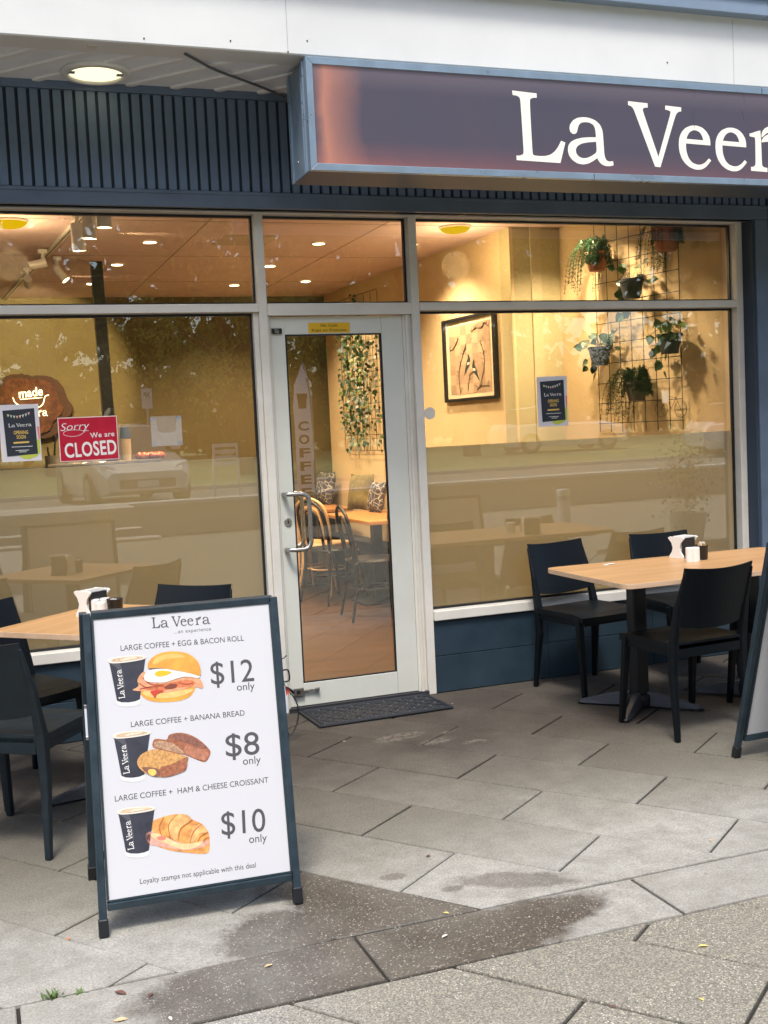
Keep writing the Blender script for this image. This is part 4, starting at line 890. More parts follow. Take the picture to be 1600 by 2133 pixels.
# condiments
def napkins(x_, y_, rz, label):
    th_ = thing('napkin_holder', label, 'napkin holder', (x_, y_, .7405), rz, 'napkin holders on the tables'); M4 = rootM(th_)
    side = [(-.045, 0), (.045, 0), (.045, .012), (.028, .035), (.022, .055), (.030, .08), (.052, .105), (.040, .112), (-.040, .112), (-.052, .105), (-.030, .08), (-.022, .055), (-.028, .035), (-.045, .012)]
    for ya, yb in ((-.058, -.050), (.050, .058)):
        obj('end_panel', MB().prism(side, ya, yb, M=M4 @ Matrix(((1, 0, 0, 0), (0, 0, 1, 0), (0, 1, 0, 0), (0, 0, 0, 1)))), WHITEC, th_, bev=.001)
    obj('shell', MB().box(-.036, -.030, -.0495, .0495, .004, .104, M=M4).box(.030, .036, -.0495, .0495, .004, .104, M=M4).box(-.036, .036, -.0495, .0495, 0, .0035, M=M4), BLACK, th_)
    nk = MB()
    for i in range(5): nk.box(-.026+i*.011, -.020+i*.011, -.047, .047, .005, .110+random.uniform(-.002, .008), M=M4)
    obj('napkin_stack', nk, mat('napkin_paper', (.78, .76, .70), .9), th_)
def shaker(x_, y_, label, r=.022, h=.074):
    single('shaker', MB().lathe([(0, 0), (r, 0), (r, h*.93), (r*.9, h), (0, h+.001)], 22, (x_, y_, .7405)), WHITEC, label, 'shaker', 'white salt and pepper shakers', smooth=False, bev=0)
def sugar(x_, y_, label, full):
    th_ = thing('sugar_pot', label, 'pot', (x_, y_, .7405), 0, 'black sugar pots on the tables')
    obj('pot', MB().lathe([(0, 0), (.028, 0), (.031, .006), (.034, .070), (.036, .072), (.033, .073), (.029, .06), (.027, .01), (0, .01)], 28, (x_, y_, .7405)), BLACK, th_, smooth=True)
    s = MB(); random.seed(4 if full else 5)
    for i in range(12 if full else 4):
        a = random.uniform(0, 6.28); r = random.uniform(0, .016); z_ = .7405+(.045 if full else .03)
        M4 = Matrix.Translation((x_+r*math.cos(a), y_+r*math.sin(a), z_+.016)) @ Matrix.Rotation(a, 4, 'Z') @ Matrix.Rotation(random.uniform(-.25, .25), 4, 'X')
        s.box(-.011, .011, -.002, .002, -.03, .024+random.uniform(-.006, .006), M=M4, mi=i % 3)
    obj('sugar_sachet', s, [mat('sachet_white', (.75, .72, .66), .7), mat('sachet_gold', (.62, .42, .14), .6), mat('sachet_brown', (.32, .16, .07), .6)], th_)
pA = onZ(1440, 1163, .7405); napkins(pA.x-.005, pA.y+.06, R(107), 'napkin holder with white ends and black sides on the long right table')
p = onZ(1437, 1170, .7405); shaker(p.x, p.y, 'white shaker standing left of its twin on the long right table', .020, .072)
p = onZ(1450, 1170, .7405); shaker(p.x+.008, p.y+.012, 'white shaker standing next to the black sugar pot on the long right table', .020, .072)
p = onZ(1467, 1166, .7405); sugar(p.x+.002, p.y+.025, 'black sugar pot filled with sachets on the long right table', True)
pB = onZ(194, 1287, .7405); napkins(pB.x+.01, pB.y+.075, R(127), 'napkin holder with white waisted end on the square left table')
for px_, py_, lb in ((200, 1284, 'white shaker nearest the napkin holder on the square left table'), (212, 1290, 'white shaker in front of the other two on the square left table'), (221, 1281, 'white shaker beside the empty black pot on the square left table')):
    p = onZ(px_, py_, .7405); shaker(p.x, p.y+.0, lb)
p = onZ(243, 1284, .7405); sugar(p.x, p.y+.03, 'black pot nearly empty behind the left sandwich board', False)
single('dropped_sachet', MB().box(-.03, .03, -.009, .009, 0, .003, M=Matrix.Translation((2.995, -.80, .7405)) @ Matrix.Rotation(.3, 4, 'Z')).box(-.012, .018, -.02, .004, .0032, .005, M=Matrix.Translation((3.01, -.80, .7405)) @ Matrix.Rotation(-.4, 4, 'Z')), mat('sachet_white', (.75, .72, .66)), 'loose paper sachet lying flat on the long right table', 'sachet')

# ------------------------------------------------------------------ ornamental bicycle planter behind the left sandwich board
bc = onZ(592, 1549, 0)
bk_ = thing('bicycle_ornament', 'small black wire bicycle ornament standing behind the left sandwich board by the door', 'ornament', (bc.x-.2, bc.y, 0))
def wheel(c, r, parent, name='wheel', ns=6, tr=.0035, ax=0.):
    mb = MB(); ex = Vector((math.cos(ax), math.sin(ax), 0)); ez = Vector((0, 0, 1)); c = Vector(c)
    mb.tube([c+ex*r*math.cos(2*math.pi*k_/28)+ez*r*math.sin(2*math.pi*k_/28) for k_ in range(28)], tr, 6, closed=True)
    for k_ in range(ns): a = math.pi*k_/ns*2+.1; mb.tube([c, c+ex*r*math.cos(a)+ez*r*math.sin(a)], tr*.7, 5)
    return obj(name, mb, WIRE, parent, smooth=True)
R1 = .135; cx = bc.x-.035
wheel((cx, bc.y, R1), R1, bk_, ax=.35); wheel((cx-.36, bc.y-.13, R1), R1, bk_, ax=.35)
obj('mudguard', MB().tube([(cx+math.cos(a)*(R1+.012)*.94, bc.y+.045*math.cos(a), R1+math.sin(a)*(R1+.012)) for a in [R(40+10*i) for i in range(9)]], .007, 6), BLACK, bk_)
fr_ = MB()
hp_ = [(cx, bc.y, R1), (cx-.03, bc.y-.01, .30), (cx-.05, bc.y-.015, .42)]
fr_.tube(hp_, .004, 6).tube([(cx-.03, bc.y-.01, .30), (cx-.22, bc.y-.08, .30), (cx-.36, bc.y-.13, R1)], .004, 6).tube([(cx-.22, bc.y-.08, .30), (cx-.2, bc.y-.07, .12), (cx-.03, bc.y-.01, .30)], .004, 6)
obj('frame', fr_, WIRE, bk_, smooth=True)
h0 = onY(596, 1397, bc.y-.01)
hpts = smooth_path([onY(575, 1400, bc.y), onY(590, 1396, bc.y), onY(600, 1396, bc.y), onY(603, 1410, bc.y), onY(601, 1418, bc.y), onY(588, 1421, bc.y), onY(576, 1422, bc.y)], 5)
obj('basket_rim', MB().tube(hpts, .0042, 6), WIRE, bk_, smooth=True)
rf = onY(594, 1439, bc.y); obj('reflector', MB().lathe([(0, 0), (.018, .002), (.021, .006), (.021, .01)], 20, M=Matrix.Translation((rf.x, rf.y, rf.z)) @ Matrix.Rotation(R(90), 4, 'X')), mat('red_lens', (.42, .10, .08), .3), bk_)
tw = [onY(582, 1375, bc.y), onY(592, 1370, bc.y), onY(597, 1365, bc.y)]; obj('handlebar_end', MB().tube(tw, .003, 5), WIRE, bk_)

# ------------------------------------------------------------------ litter: leaves and weeds
def leaf_mesh():
    v = [(0, -.5, 0), (.18, -.2, .05), (.22, .1, .09), (.1, .35, .06), (0, .55, 0), (-.12, .33, .08), (-.24, .08, .12), (-.16, -.22, .06), (0, 0, -.0)]
    return MB().add(v, [(8, 0, 1), (8, 1, 2), (8, 2, 3), (8, 3, 4), (8, 4, 5), (8, 5, 6), (8, 6, 7), (8, 7, 0)])
LC = [mat('leaf_orange', (.55, .22, .08), .7), mat('leaf_tan', (.55, .40, .22), .7), mat('leaf_yellow', (.62, .50, .16), .7), mat('leaf_brown', (.13, .06, .045), .8), mat('leaf_pale', (.70, .66, .58), .7)]
lf = [(142, 1957, 0, .022, 'orange curled leaf on the paving left of the sandwich board foot'), (560, 2013, 1, .030, 'tan leaf lying on the wet slab near the bottom centre'), (929, 1903, 2, .022, 'yellow leaf on the dark wet stain between sign and right edge'),
      (1480, 1751, 1, .022, 'tan leaf on pale paving at the right, near a joint'), (1465, 1972, 2, .03, 'yellow leaf caught in the slab joint at lower right'), (1461, 2083, 2, .02, 'small yellow leaf on the speckled slab at lower right'), (892, 1784, 3, .022, 'brown leaf on the paving in the middle, right of the sandwich board'),
      (252, 2070, 3, .042, 'brown crumpled leaf on the bottom left slab'), (314, 2074, 3, .028, 'dark leaf at the edge of the wet stain, bottom left'), (250, 2127, 1, .04, 'tan leaf cut by the bottom edge of the photo'), (355, 2123, 4, .022, 'pale sliver on the wet slab at the bottom edge'), (927, 1951, 4, .026, 'white speck of petals on the dark wet slab'),
      (1276, 2098, 3, .022, 'dark leaf on the slab at the bottom right'), (1103, 1911, 4, .008, 'tiny white crumb on the wet stain'), (718, 1545, 4, .018, 'white scrap on the paving in front of the doormat'), (942, 1466, 4, .012, 'white scrap just right of the doormat corner')]
for i, (x_, y_, c_, s_, lb) in enumerate(lf):
    p = onZ(x_, y_, 0); M4 = Matrix.Translation((p.x, p.y, .002)) @ Matrix.Rotation(i*1.9, 4, 'Z') @ Matrix.Scale(s_, 4)
    mb = leaf_mesh(); mb.v = [tuple(M4 @ Vector(v)) for v in mb.v]
    single('fallen_leaf', mb, LC[c_], lb, 'leaf', 'fallen leaves and scraps on the paving')
for (x_, y_, n_, lb) in ((112, 2077, 34, 'green weed tuft growing from the joint at bottom left'), (166, 2069, 14, 'small weed sprig in the joint right of the bigger tuft')):
    p = onZ(x_, y_, 0); mb = MB(); random.seed(n_)
    for i in range(n_):
        a = random.uniform(0, 6.28); l = random.uniform(.015, .034)*(1 if n_ > 20 else .8); b_ = Vector((p.x+random.gauss(0, .010), p.y+random.gauss(0, .005), -.004)); d = Vector((math.cos(a), math.sin(a)*.7, random.uniform(.3, 1.))).normalized()
        s = Vector((-d.y, d.x, 0)).normalized()*.0022; mb.add([b_-s, b_+s, b_+d*l*.6+s*1.3, b_+d*l, b_+d*l*.6-s*1.3], [(0, 1, 2, 3, 4)])
    single('weed_tuft', mb, LEAFL, lb, 'weed')

# ------------------------------------------------------------------ interior things
def downlight(x_, y_, lb, e=95):
    th_ = thing('downlight', lb, 'downlight', (x_, y_, CZ-.004), 0, 'recessed downlights in the cafe ceiling')
    obj('bezel', MB().lathe([(.050, .0), (.058, -.001), (.058, -.006), (.046, -.008), (.042, -.003)], 24, (x_, y_, CZ-.001)), WHITEC, th_, smooth=True)
    obj('lens', MB().lathe([(0, -.007), (.045, -.007)], 24, (x_, y_, CZ-.001)), LAMPW, th_)
    ld = bpy.data.lights.new('downlight_glow', 'SPOT'); ld.energy = e; ld.color = (1, .72, .44); ld.spot_size = R(130); ld.spot_blend = .8; ld.shadow_soft_size = .05
    lo = bpy.data.objects.new('lamp_light', ld); COL.objects.link(lo); lo.parent = th_; lo.location = (0, 0, -.02)
i = 0
ords = ['first', 'second', 'third', 'fourth']
for px_, py_ in ((312, 503), (244, 550), (191, 590), (150, 622)):
    p = onZ(px_, py_, CZ); downlight(p.x, p.y, 'recessed downlight, %s from the front in the left row by the track' % ords[i]); i += 1
i = 0
for px_, py_ in ((664, 506), (562, 553), (488, 593), (422, 623)):
    p = onZ(px_, py_, CZ); downlight(p.x, p.y, 'recessed downlight, %s from the front in the row above the door' % ords[i]); i += 1
for px_, py_, lb in ((20, 466, 'yellow round ceiling lamp at the left edge, seen through the left window'), (948, 478, 'yellow round ceiling lamp seen through the top of the right window')):
    p = onZ(px_, py_, CZ-.02)
    th_ = thing('ceiling_lamp', lb, 'lamp', (p.x, p.y, CZ-.05), 0, 'yellow round ceiling lamps')
    obj('rim', MB().lathe([(.106, .05), (.112, .046), (.112, .040), (.106, .036)], 32, (p.x, p.y, CZ-.05)), WHITEC, th_, smooth=True)
    obj('diffuser', MB().lathe([(0, 0), (.04, .003), (.075, .012), (.096, .024), (.106, .038)], 32, (p.x, p.y, CZ-.05)), LAMPY, th_, smooth=True)
    ld = bpy.data.lights.new('ceiling_lamp_glow', 'POINT'); ld.energy = 8; ld.color = (1, .68, .34); ld.shadow_soft_size = .1
    lo = bpy.data.objects.new('lamp_light', ld); COL.objects.link(lo); lo.parent = th_; lo.location = (0, 0, -.22)
# track with spots
ta, tb = onZ(182, 442, CZ-.02), onZ(12, 622, CZ-.02)
tk = thing('lighting_track', 'ceiling lighting track running away from the left window', 'track', tuple((ta+tb)/2))
d = (tb-ta).normalized()
obj('rail', MB().bar(ta-d*.5+Vector((0, 0, .008)), tb+d*1.0+Vector((0, 0, .008)), .035, .022), WHITEC, tk); obj('conductor_slot', MB().bar(ta-d*.5-Vector((0, 0, .0045)), tb+d*1.0-Vector((0, 0, .0045)), .008, .002), BLACK, tk)
def spot(px_, py_, aim, lb, e=60, size=70, k=1.):
    p = onZ(px_, py_, CZ-.20); 
    th_ = thing('track_spotlight', lb, 'spotlight', (p.x, p.y, CZ-.24), 0, 'white spotlights on the ceiling track'); a = Vector(aim).normalized()
    top = Vector((p.x, p.y, CZ-.11)); 
    obj('stem', MB().tube([(p.x, p.y, CZ-.02), tuple(top)], .012, 8).box(p.x-.03, p.x+.03, p.y-.03, p.y+.03, CZ-.045, CZ-.018), WHITEC, th_)
    e0, e1 = top-a*.03*k, top+a*.13*k
    obj('head', MB().tube([e0, e1], .040*k, 20, cap=False).tube([e0-a*.001, e0+a*.003], .040*k, 20), WHITEC, th_, smooth=False)
    obj('lens', MB().tube([e1-a*.012, e1-a*.008], .037*k, 20), LAMPW, th_)
    if e:
        ld = bpy.data.lights.new('spot_glow', 'SPOT'); ld.energy = e; ld.color = (1, .74, .36); ld.spot_size = R(size); ld.spot_blend = .35; ld.shadow_soft_size = .03
        lo = bpy.data.objects.new('lamp_light', ld); COL.objects.link(lo); lo.parent = th_; lo.location = e1+a*.03-Vector((p.x, p.y, CZ-.24)); lo.rotation_euler = (-a).to_track_quat('Z', 'Y').to_euler()
st = onY(60, 760, 5.4)
spot(217, 458, (0, .05, -1), 'white track spotlight nearest the window, pointing down', 25)
spot(188, 482, (-.05, .05, -1), 'white track spotlight second from the window, pointing down', 25)
spot(163, 508, (.05, .08, -1), 'white track spotlight third from the window, pointing down', 25)
spot(92, 575, (-.85, .1, -.15), 'white track spotlight turned sideways to the left', 8, 70, .75)
spot(122, 588, (.5, -.2, -.75), 'white track spotlight tilted towards the window', 8, 70, .75)
for (x_, lb) in ((1.2, 'unseen downlight added at the front of the left row to light the film'), (2.3, 'unseen downlight added just inside the door head to light the film'), (0.1, 'unseen downlight added close behind the left window pane to light the film')): downlight(x_, .68, lb, 80)  # added lamps above the glass head, brightening the frosted film from behind
p = onZ(40, 600, CZ-.2); spot(60, 608, tuple(Vector((st.x, 5.4, 2.0))-Vector((p.x, p.y, CZ-.2))), 'white track spotlight deepest in the room, lighting the stone panel', 170, 52, .75)
# beams that graze the ceiling from tilted heads
for (px_, py_, e) in ((228, 495, 7), (120, 583, 6)):
    p = onZ(px_, py_, CZ-.03); ld = bpy.data.lights.new('tilted_spot_glow', 'SPOT'); ld.energy = e; ld.color = (1, .7, .35); ld.spot_size = R(26); ld.spot_blend = .25; ld.shadow_soft_size = .02
    lo = bpy.data.objects.new('lamp_light', ld); COL.objects.link(lo); lo.location = (p.x, p.y, CZ-.03); lo.rotation_euler = Vector((-1, -.05, -.02)).to_track_quat('Z', 'Y').to_euler()
# wall washers light the cream walls: two recessed lamps close to them, just out of view above the window head; another added to brighten the film
for (x_, y_, e, lb) in ((3.25, 2.3, 110, 'recessed downlight beside the cream wall above the framed picture'), (3.45, .62, 80, 'unseen downlight added just inside the right window to light the film'), (3.9, 1.0, 95, 'recessed downlight close to the plant wall near the front'), (3.0, 4.3, 80, 'recessed downlight near the ivy trellis at the back')):
    downlight(x_, y_, lb, e)

# framed picture
fc = [on1(*p, .03) for p in ((917, 665), (1028, 650), (1035, 830), (928, 838))]
tdir = (W1b-W1a).normalized()
sA = lambda P_: (P_-W1a).dot(tdir)
s0, s1 = (sA(fc[1])+sA(fc[2]))/2, (sA(fc[0])+sA(fc[3]))/2; z1, z0 = (fc[0].z+fc[1].z)/2, (fc[2].z+fc[3].z)/2
PW = lambda s, z, o: W1a+tdir*(s1+(s0-s1)*s)+nW1*o+Vector((0, 0, z0+(z1-z0)*z))     # s 0 left..1 right as seen
pic = thing('framed_picture', 'black framed print of two birds among branches on the cream wall', 'picture', tuple(PW(.5, 0, .0)))
def wquad(mb, s_0, s_1, za, zb, o0, o1, mi=0):
    a = [PW(s_0, za, o0), PW(s_1, za, o0), PW(s_1, zb, o0), PW(s_0, zb, o0)]; b_ = [PW(s_0, za, o1), PW(s_1, za, o1), PW(s_1, zb, o1), PW(s_0, zb, o1)]; return mb.hexa(a, b_, mi)
f = MB(); wquad(f, 0, .045, 0, 1, 0, .03); wquad(f, .955, 1, 0, 1, 0, .03); wquad(f, .0455, .9545, .965, 1, 0, .03); wquad(f, .0455, .9545, 0, .035, 0, .03)
obj('frame', f, BLACK, pic); mb = MB(); wquad(mb, .045, .955, .035, .965, .005, .012); obj('mount', mb, mat('mount_card', (.72, .62, .42), .8), pic)
mb = MB(); wquad(mb, .11, .89, .085, .905, .0125, .014); obj('print', mb, mat('print_kraft', (.42, .30, .19), .8, var=.2, scale=6), pic)
pt_ = MB(); random.seed(11)
for i in range(7):
    for j in range(7):
        if random.random() < .55: a, b_ = .11+i*.111, .085+j*.117; wquad(pt_, a, a+.11, b_, b_+.116, .0142, .0146, random.randrange(2))
obj('collage_patches', pt_, [mat('patch_light', (.50, .37, .23), .8), mat('patch_dark', (.37, .26, .165), .8)], pic)
br = MB()
def branch(pts, r=.0022):
    br.tube(smooth_path([PW(a, b_, .017) for a, b_ in pts], 4), r, 5)
    for i in range(len(pts)*3):
        k_ = random.randrange(len(pts)-1); t_ = random.random(); a = pts[k_][0]*(1-t_)+pts[k_+1][0]*t_; b_ = pts[k_][1]*(1-t_)+pts[k_+1][1]*t_
        br.tube([PW(a, b_, .017), PW(min(.88, max(.12, a+random.uniform(-.07, .07))), min(.88, b_+random.uniform(.01, .07)), .017)], r*.55, 4)
branch([(.30, .10), (.29, .35), (.38, .55), (.45, .68)]); branch([(.12, .62), (.22, .66), (.30, .76)]); branch([(.55, .80), (.65, .84), (.75, .82), (.80, .88), (.88, .82)]); branch([(.45, .12), (.5, .3), (.60, .34)], .002); branch([(.70, .2), (.78, .42), (.74, .62), (.70, .68)], .002); branch([(.62, .12), (.72, .16), (.85, .15)], .002)
obj('branches', br, mat('branch_ink', (.06, .035, .03), .8), pic, kind='stuff')
bd = MB()
def bird(pts, o, mi): mb = [PW(a, b_, o) for a, b_ in pts]; bd.add(mb, [tuple(range(len(mb)))], mi)
for (bx, by, s) in ((.44, .30, 1), (.62, .22, -1)):
    q_ = lambda a, b_: (bx+s*a*.9, by+b_)
    bird([q_(-.06, 0), q_(.0, .06), q_(.07, .12), q_(.085, .19), q_(.06, .24), q_(.035, .26), q_(.03, .20), q_(.0, .15), q_(-.03, .08)], .0170, 0)
    bird([q_(.02, .12), q_(.065, .13), q_(.07, .155), q_(.015, .15)], .0174, 1)
obj('birds', bd, [mat('bird_black', (.03, .045, .05), .7), mat('bird_white', (.7, .64, .5), .7)], pic)

# wire grid on the right wall with hanging pots
tdir2 = (W2b-W2a).normalized(); OFF = .04
gp = lambda x_, y_, o=OFF: on2(x_, y_, o)
sB = lambda P_: (P_-W2a).dot(tdir2)
gl = (sB(gp(1236, 470))+sB(gp(1252, 906)))/2; gr = (sB(gp(1413, 470))+sB(gp(1422, 895)))/2; gz0 = gp(1422, 875).z; gz1 = gp(1414, 515).z
PG = lambda s, z, o=OFF: W2a+tdir2*(gl+(gr-gl)*s)+nW2*o+Vector((0, 0, z))
gd = thing('wire_grid', 'black wire mesh grid fixed to the cream wall behind the right window', 'wire grid', tuple(PG(.5, gz0, 0)))
rowh = (gz1-gz0)/8
for i in range(8): obj('vertical_wire', MB().tube([PG(i/7, gz0-.06), PG(i/7, 2.80)], .0028, 5), WIRE, gd)
for j in range(11): obj('horizontal_wire', MB().tube([PG(-.01, gz0+j*rowh, OFF+.005), PG(1.01, gz0+j*rowh, OFF+.005)], .0028, 5), WIRE, gd)
def pot_plant(px_, py_, kind, mpot, lb, seed, r=.078, h=.125):
    random.seed(seed); c = gp(px_, py_, OFF+.09); z_ = c.z-h/2
    th_ = thing('hanging_pot_plant', lb, 'pot plant', (c.x, c.y, z_), 0, 'pot plants hooked on the wire grid')
    obj('pot', MB().lathe([(0, 0), (r*.68, 0), (r*.98, h*.86), (r*1.06, h*.87), (r*1.06, h), (r*.95, h), (r*.9, h*.85), (0, h*.85)], 24, (c.x, c.y, z_)), mpot, th_, smooth=False)
    if kind == 'fern':
        mb = MB()
        for s_ in range(64):
            a = random.uniform(0, 6.28); lf_ = math.cos(a-math.atan2(tdir2.y, tdir2.x)); L = random.uniform(.22, .36) if lf_ > .45 else random.uniform(.07, .13); up = random.uniform(.03, .10)
            out = Vector((math.cos(a), math.sin(a), 0)); b0 = Vector((c.x, c.y, z_+h))+out*.03
            pts = [b0, b0+out*L*.28+Vector((0, 0, up)), b0+out*L*.52+Vector((0, 0, up*.4-L*.2)), b0+out*L*.62+Vector((0, 0, -L*.75))]
            pts = [Vector((q_.x, q_.y, q_.z)) for q_ in pts]
            for q_ in pts:       # stay off the wall
                dd = (q_-W2a).dot(nW2)
                if dd < .02: q_ += nW2*(.02-dd)
            P_ = smooth_path(pts, 7); mb.tube(P_, .0012, 3, cap=False)
            for q_ in P_[2:]:
                for _ in range(5):
                    dv = Vector((random.gauss(0, 1), random.gauss(0, 1), random.gauss(0, .8))).normalized(); sd_ = dv.cross(Vector((.3, .5, .8))).normalized()*.0022
                    l = random.uniform(.012, .026); mb.add([q_-sd_, q_+sd_, q_+dv*l], [(0, 1, 2)])
        obj('foliage', mb, LEAF, th_, kind='stuff')
    else:
        for s_ in range(24):
            a = random.uniform(0, 6.28); drop = random.random() < .42; ctr = math.atan2(nW2.y, nW2.x)
            if drop: a = math.atan2(tdir2.y, tdir2.x)+random.uniform(-.7, .35)
            out = Vector((math.cos(a), math.sin(a), 0)); L = random.uniform(.06, .13)
            q_ = Vector((c.x, c.y, z_+h))+out*L+Vector((0, 0, random.uniform(-.02, .09) if not drop else -random.uniform(.02, .24)))
            dd = (q_-W2a).dot(nW2)
            if dd < .03: q_ += nW2*(.03-dd)
            tip = Vector((out.x*.5+random.gauss(0, .3), out.y*.5+random.gauss(0, .3), -.8 if drop else random.uniform(-.6, .5))).normalized(); nn = Vector((-.5, -.8, .5))+Vector((random.gauss(0, .3), random.gauss(0, .3), random.gauss(0, .3)))
            sd_ = tip.cross(nn).normalized(); l = random.uniform(.05, .08); w_ = l*.42; up_ = sd_.cross(tip).normalized()*.006
            vs = [q_, q_+tip*l*.2+sd_*w_+up_, q_+tip*l*.55+sd_*w_*.9+up_, q_+tip*l, q_+tip*l*.55-sd_*w_*.9+up_, q_+tip*l*.2-sd_*w_+up_, q_+tip*l*.5]
            obj('leaf', MB().add(vs, [(0, 1, 6), (1, 2, 6), (2, 3, 6), (3, 4, 6), (4, 5, 6), (5, 0, 6)]), LEAFL if random.random() < .3 else LEAF, th_)
            if s_ % 2 == 0: obj('stem', MB().tube(smooth_path([Vector((c.x, c.y, z_+h*.9)), (q_+Vector((c.x, c.y, z_+h)))/2+Vector((0, 0, .03)), q_], 4), .0016, 4), LEAF, th_)
pot_plant(1243, 545, 'fern', TERRA, 'terracotta pot with trailing fern at the top left of the wire grid', 21)
pot_plant(1388, 500, 'fern', TERRA, 'terracotta pot with trailing fern at the top right of the wire grid', 22, .088, .14)
pot_plant(1316, 602, 'pothos', POT, 'dark pot with broad leaves just above the window transom', 23)
pot_plant(1250, 742, 'pothos', POT, 'dark pot with broad trailing leaves at the left of the wire grid below the transom', 24)
pot_plant(1395, 716, 'pothos', POT, 'dark pot with broad leaves at the right of the wire grid', 25)
pot_plant(1326, 815, 'fern', mat('brown_pot', (.07, .055, .05), .7), 'brown pot with bushy fern lowest on the wire grid', 26)
c = gp(1398, 850, OFF+.03)
wb = thing('wall_bicycle', 'tiny wire bicycle decoration hung low on the wire grid', 'ornament', (c.x, c.y, c.z))
axb = math.atan2(-tdir2.y, -tdir2.x)
for px_ in (1378, 1418): q_ = gp(px_, 852, OFF+.03); wheel((q_.x, q_.y, q_.z), .052, wb, ns=5, tr=.0013, ax=axb)
q1, q2 = gp(1378, 852, OFF+.03), gp(1418, 852, OFF+.03); q3, q4 = gp(1390, 826, OFF+.03), gp(1408, 828, OFF+.03)
obj('frame', MB().tube([q1, q3, q4, q2], .0018, 5).tube([q3, (q1+q2)/2, q4], .0018, 5).tube([q3, gp(1384, 812, OFF+.03)], .0018, 5), WIRE, wb)
cc = gp(1386, 825, OFF+.06); obj('card', MB().box(-.028, .028, -.001, .001, -.045, .035, M=Matrix.Translation(cc) @ Matrix.Rotation(axb, 4, 'Z')), WHITEP, wb)

# ivy trellis
ts0, ts1 = sA(on1(712, 760, .03)), sA(on1(792, 760, .03)); tz0 = on1(735, 938, .03).z
PT = lambda s, z, o=.03: W1a+tdir*(ts0+(ts1-ts0)*s)+nW1*o+Vector((0, 0, z))
tv = thing('ivy_trellis', 'black wire trellis covered with trailing green ivy on the cream wall seen through the door', 'trellis', tuple(PT(.5, tz0, 0)))
for i in range(7): obj('vertical_wire', MB().tube([PT(i/6, tz0), PT(i/6, 2.72)], .003, 5), WIRE, tv)
for j in range(11): obj('horizontal_wire', MB().tube([PT(0, tz0+j*.145), PT(1, tz0+j*.145)], .003, 5), WIRE, tv)
mb = MB(); random.seed(5)
for s_ in range(18):
    u = random.uniform(-.04, 1.02); zt = random.uniform(2.2, 2.78); zb = random.uniform(tz0-.03, 1.7); z_ = zt
    while z_ > zb:
        q_ = PT(u+random.gauss(0, .02), z_, .045+random.uniform(0, .05)); tip = Vector((random.gauss(0, .5), random.gauss(0, .5), -.7)).normalized(); sd_ = tip.cross(Vector((-.7, -.7, .3))).normalized(); l = random.uniform(.035, .06); w_ = l*.36
        mb.add([q_, q_+tip*l*.3+sd_*w_, q_+tip*l, q_+tip*l*.3-sd_*w_], [(0, 1, 2, 3)], 1 if random.random() < .22 else 0); z_ -= random.uniform(.03, .06)
    mb.tube([PT(u, zt, .05), PT(u+.02, (zt+zb)/2, .055), PT(u, zb, .05)], .0015, 3)
obj('ivy_leaves', mb, [LEAF, LEAFL], tv, kind='stuff')

# counter, stone panel, cups, pastries
def burl_mat():
    m = bpy.data.materials.new('burl'); m.use_nodes = True; t = m.node_tree; b = t.nodes['Principled BSDF']; tc = t.nodes.new('ShaderNodeTexCoord')
    n = noise(t, tc.outputs['Object'], 9, 8, .8); n2 = noise(t, tc.outputs['Object'], 2.2, 3); t.links.new(mix_col(t, ramp(t, n2, [(.35, 0.), (.65, .8)]), ramp(t, n, [(.36, (.008, .003, .002)), (.5, (.09, .028, .010)), (.64, (.30, .12, .035))]), (.07, .02, .008)), b.inputs['Base Color'])
    bp = t.nodes.new('ShaderNodeBump'); bp.inputs['Distance'].default_value = .03; t.links.new(n, bp.inputs['Height']); t.links.new(bp.outputs[0], b.inputs['Normal']); return m
ctz = onY(250, 972, 3.0).z
ct = thing('serving_counter', 'dark topped serving counter seen above the frosted film on the left', 'counter', (.3, 3.3, 0))
obj('cabinet', MB().box(-2.6, 1.55, 3.0, 3.7, 0.02, 1.27), mat('counter_front', (.35, .28, .17), .6), ct)
obj('worktop', MB().box(-2.65, 1.60, 2.95, 3.72, 1.2705, 1.305), BLACK, ct, bev=.003)
obj('tray', MB().box(.55, 1.4, 3.1, 3.5, 1.306, 1.33), CHROME, ct, bev=.004)
SYP = 5.36
ctr = onY(70, 855, SYP); 
stp = thing('wall_art', 'rough brown timber slab panel with glowing script on the back wall', 'wall art', (ctr.x, SYP, ctr.z-.3))
sl = [(0, 795), (20, 782), (45, 778), (65, 783), (90, 780), (115, 788), (130, 805), (138, 825), (152, 850), (145, 870), (128, 885), (118, 905), (95, 915), (70, 910), (40, 905), (5, 885), (-15, 850), (-12, 815)]
sl = [onY(*p, SYP) for p in sl]; sl3 = smooth_path([Vector((p.x, p.z, 0)) for p in sl], 3, closed=True)
sl3 = [(p.x+random.uniform(-.008, .008), p.y+random.uniform(-.008, .008)) for p in sl3]
MY = Matrix(((1, 0, 0, 0), (0, 0, -1, SYP+.06), (0, 1, 0, 0), (0, 0, 0, 1)))
obj('bark_edge', MB().prism(sl3, 0, .05, M=MY), mat('bark_dark', (.045, .018, .010), .8, var=.4, scale=10, bump=.5), stp, bev=.01)
cxs = sum(p[0] for p in sl3)/len(sl3); cys = sum(p[1] for p in sl3)/len(sl3)
obj('timber_face', MB().prism([(cxs-.03+(a-cxs)*.82, cys+(b_-cys)*.86) for a, b_ in sl3], .0505, .075, M=MY), burl_mat(), stp, bev=.01)
NEON = mat('neon_script', (.9, .85, .6), .4, emit=(1., .85, .45), estr=1.6)
me = text_mesh('made', shear=.1, offset=.012); place_text(me, onY(40, 829, SYP-.03), onY(90, 823, SYP-.03), (0, -1, 0), .085, .0, .73); obj('lettering', me, NEON, stp)
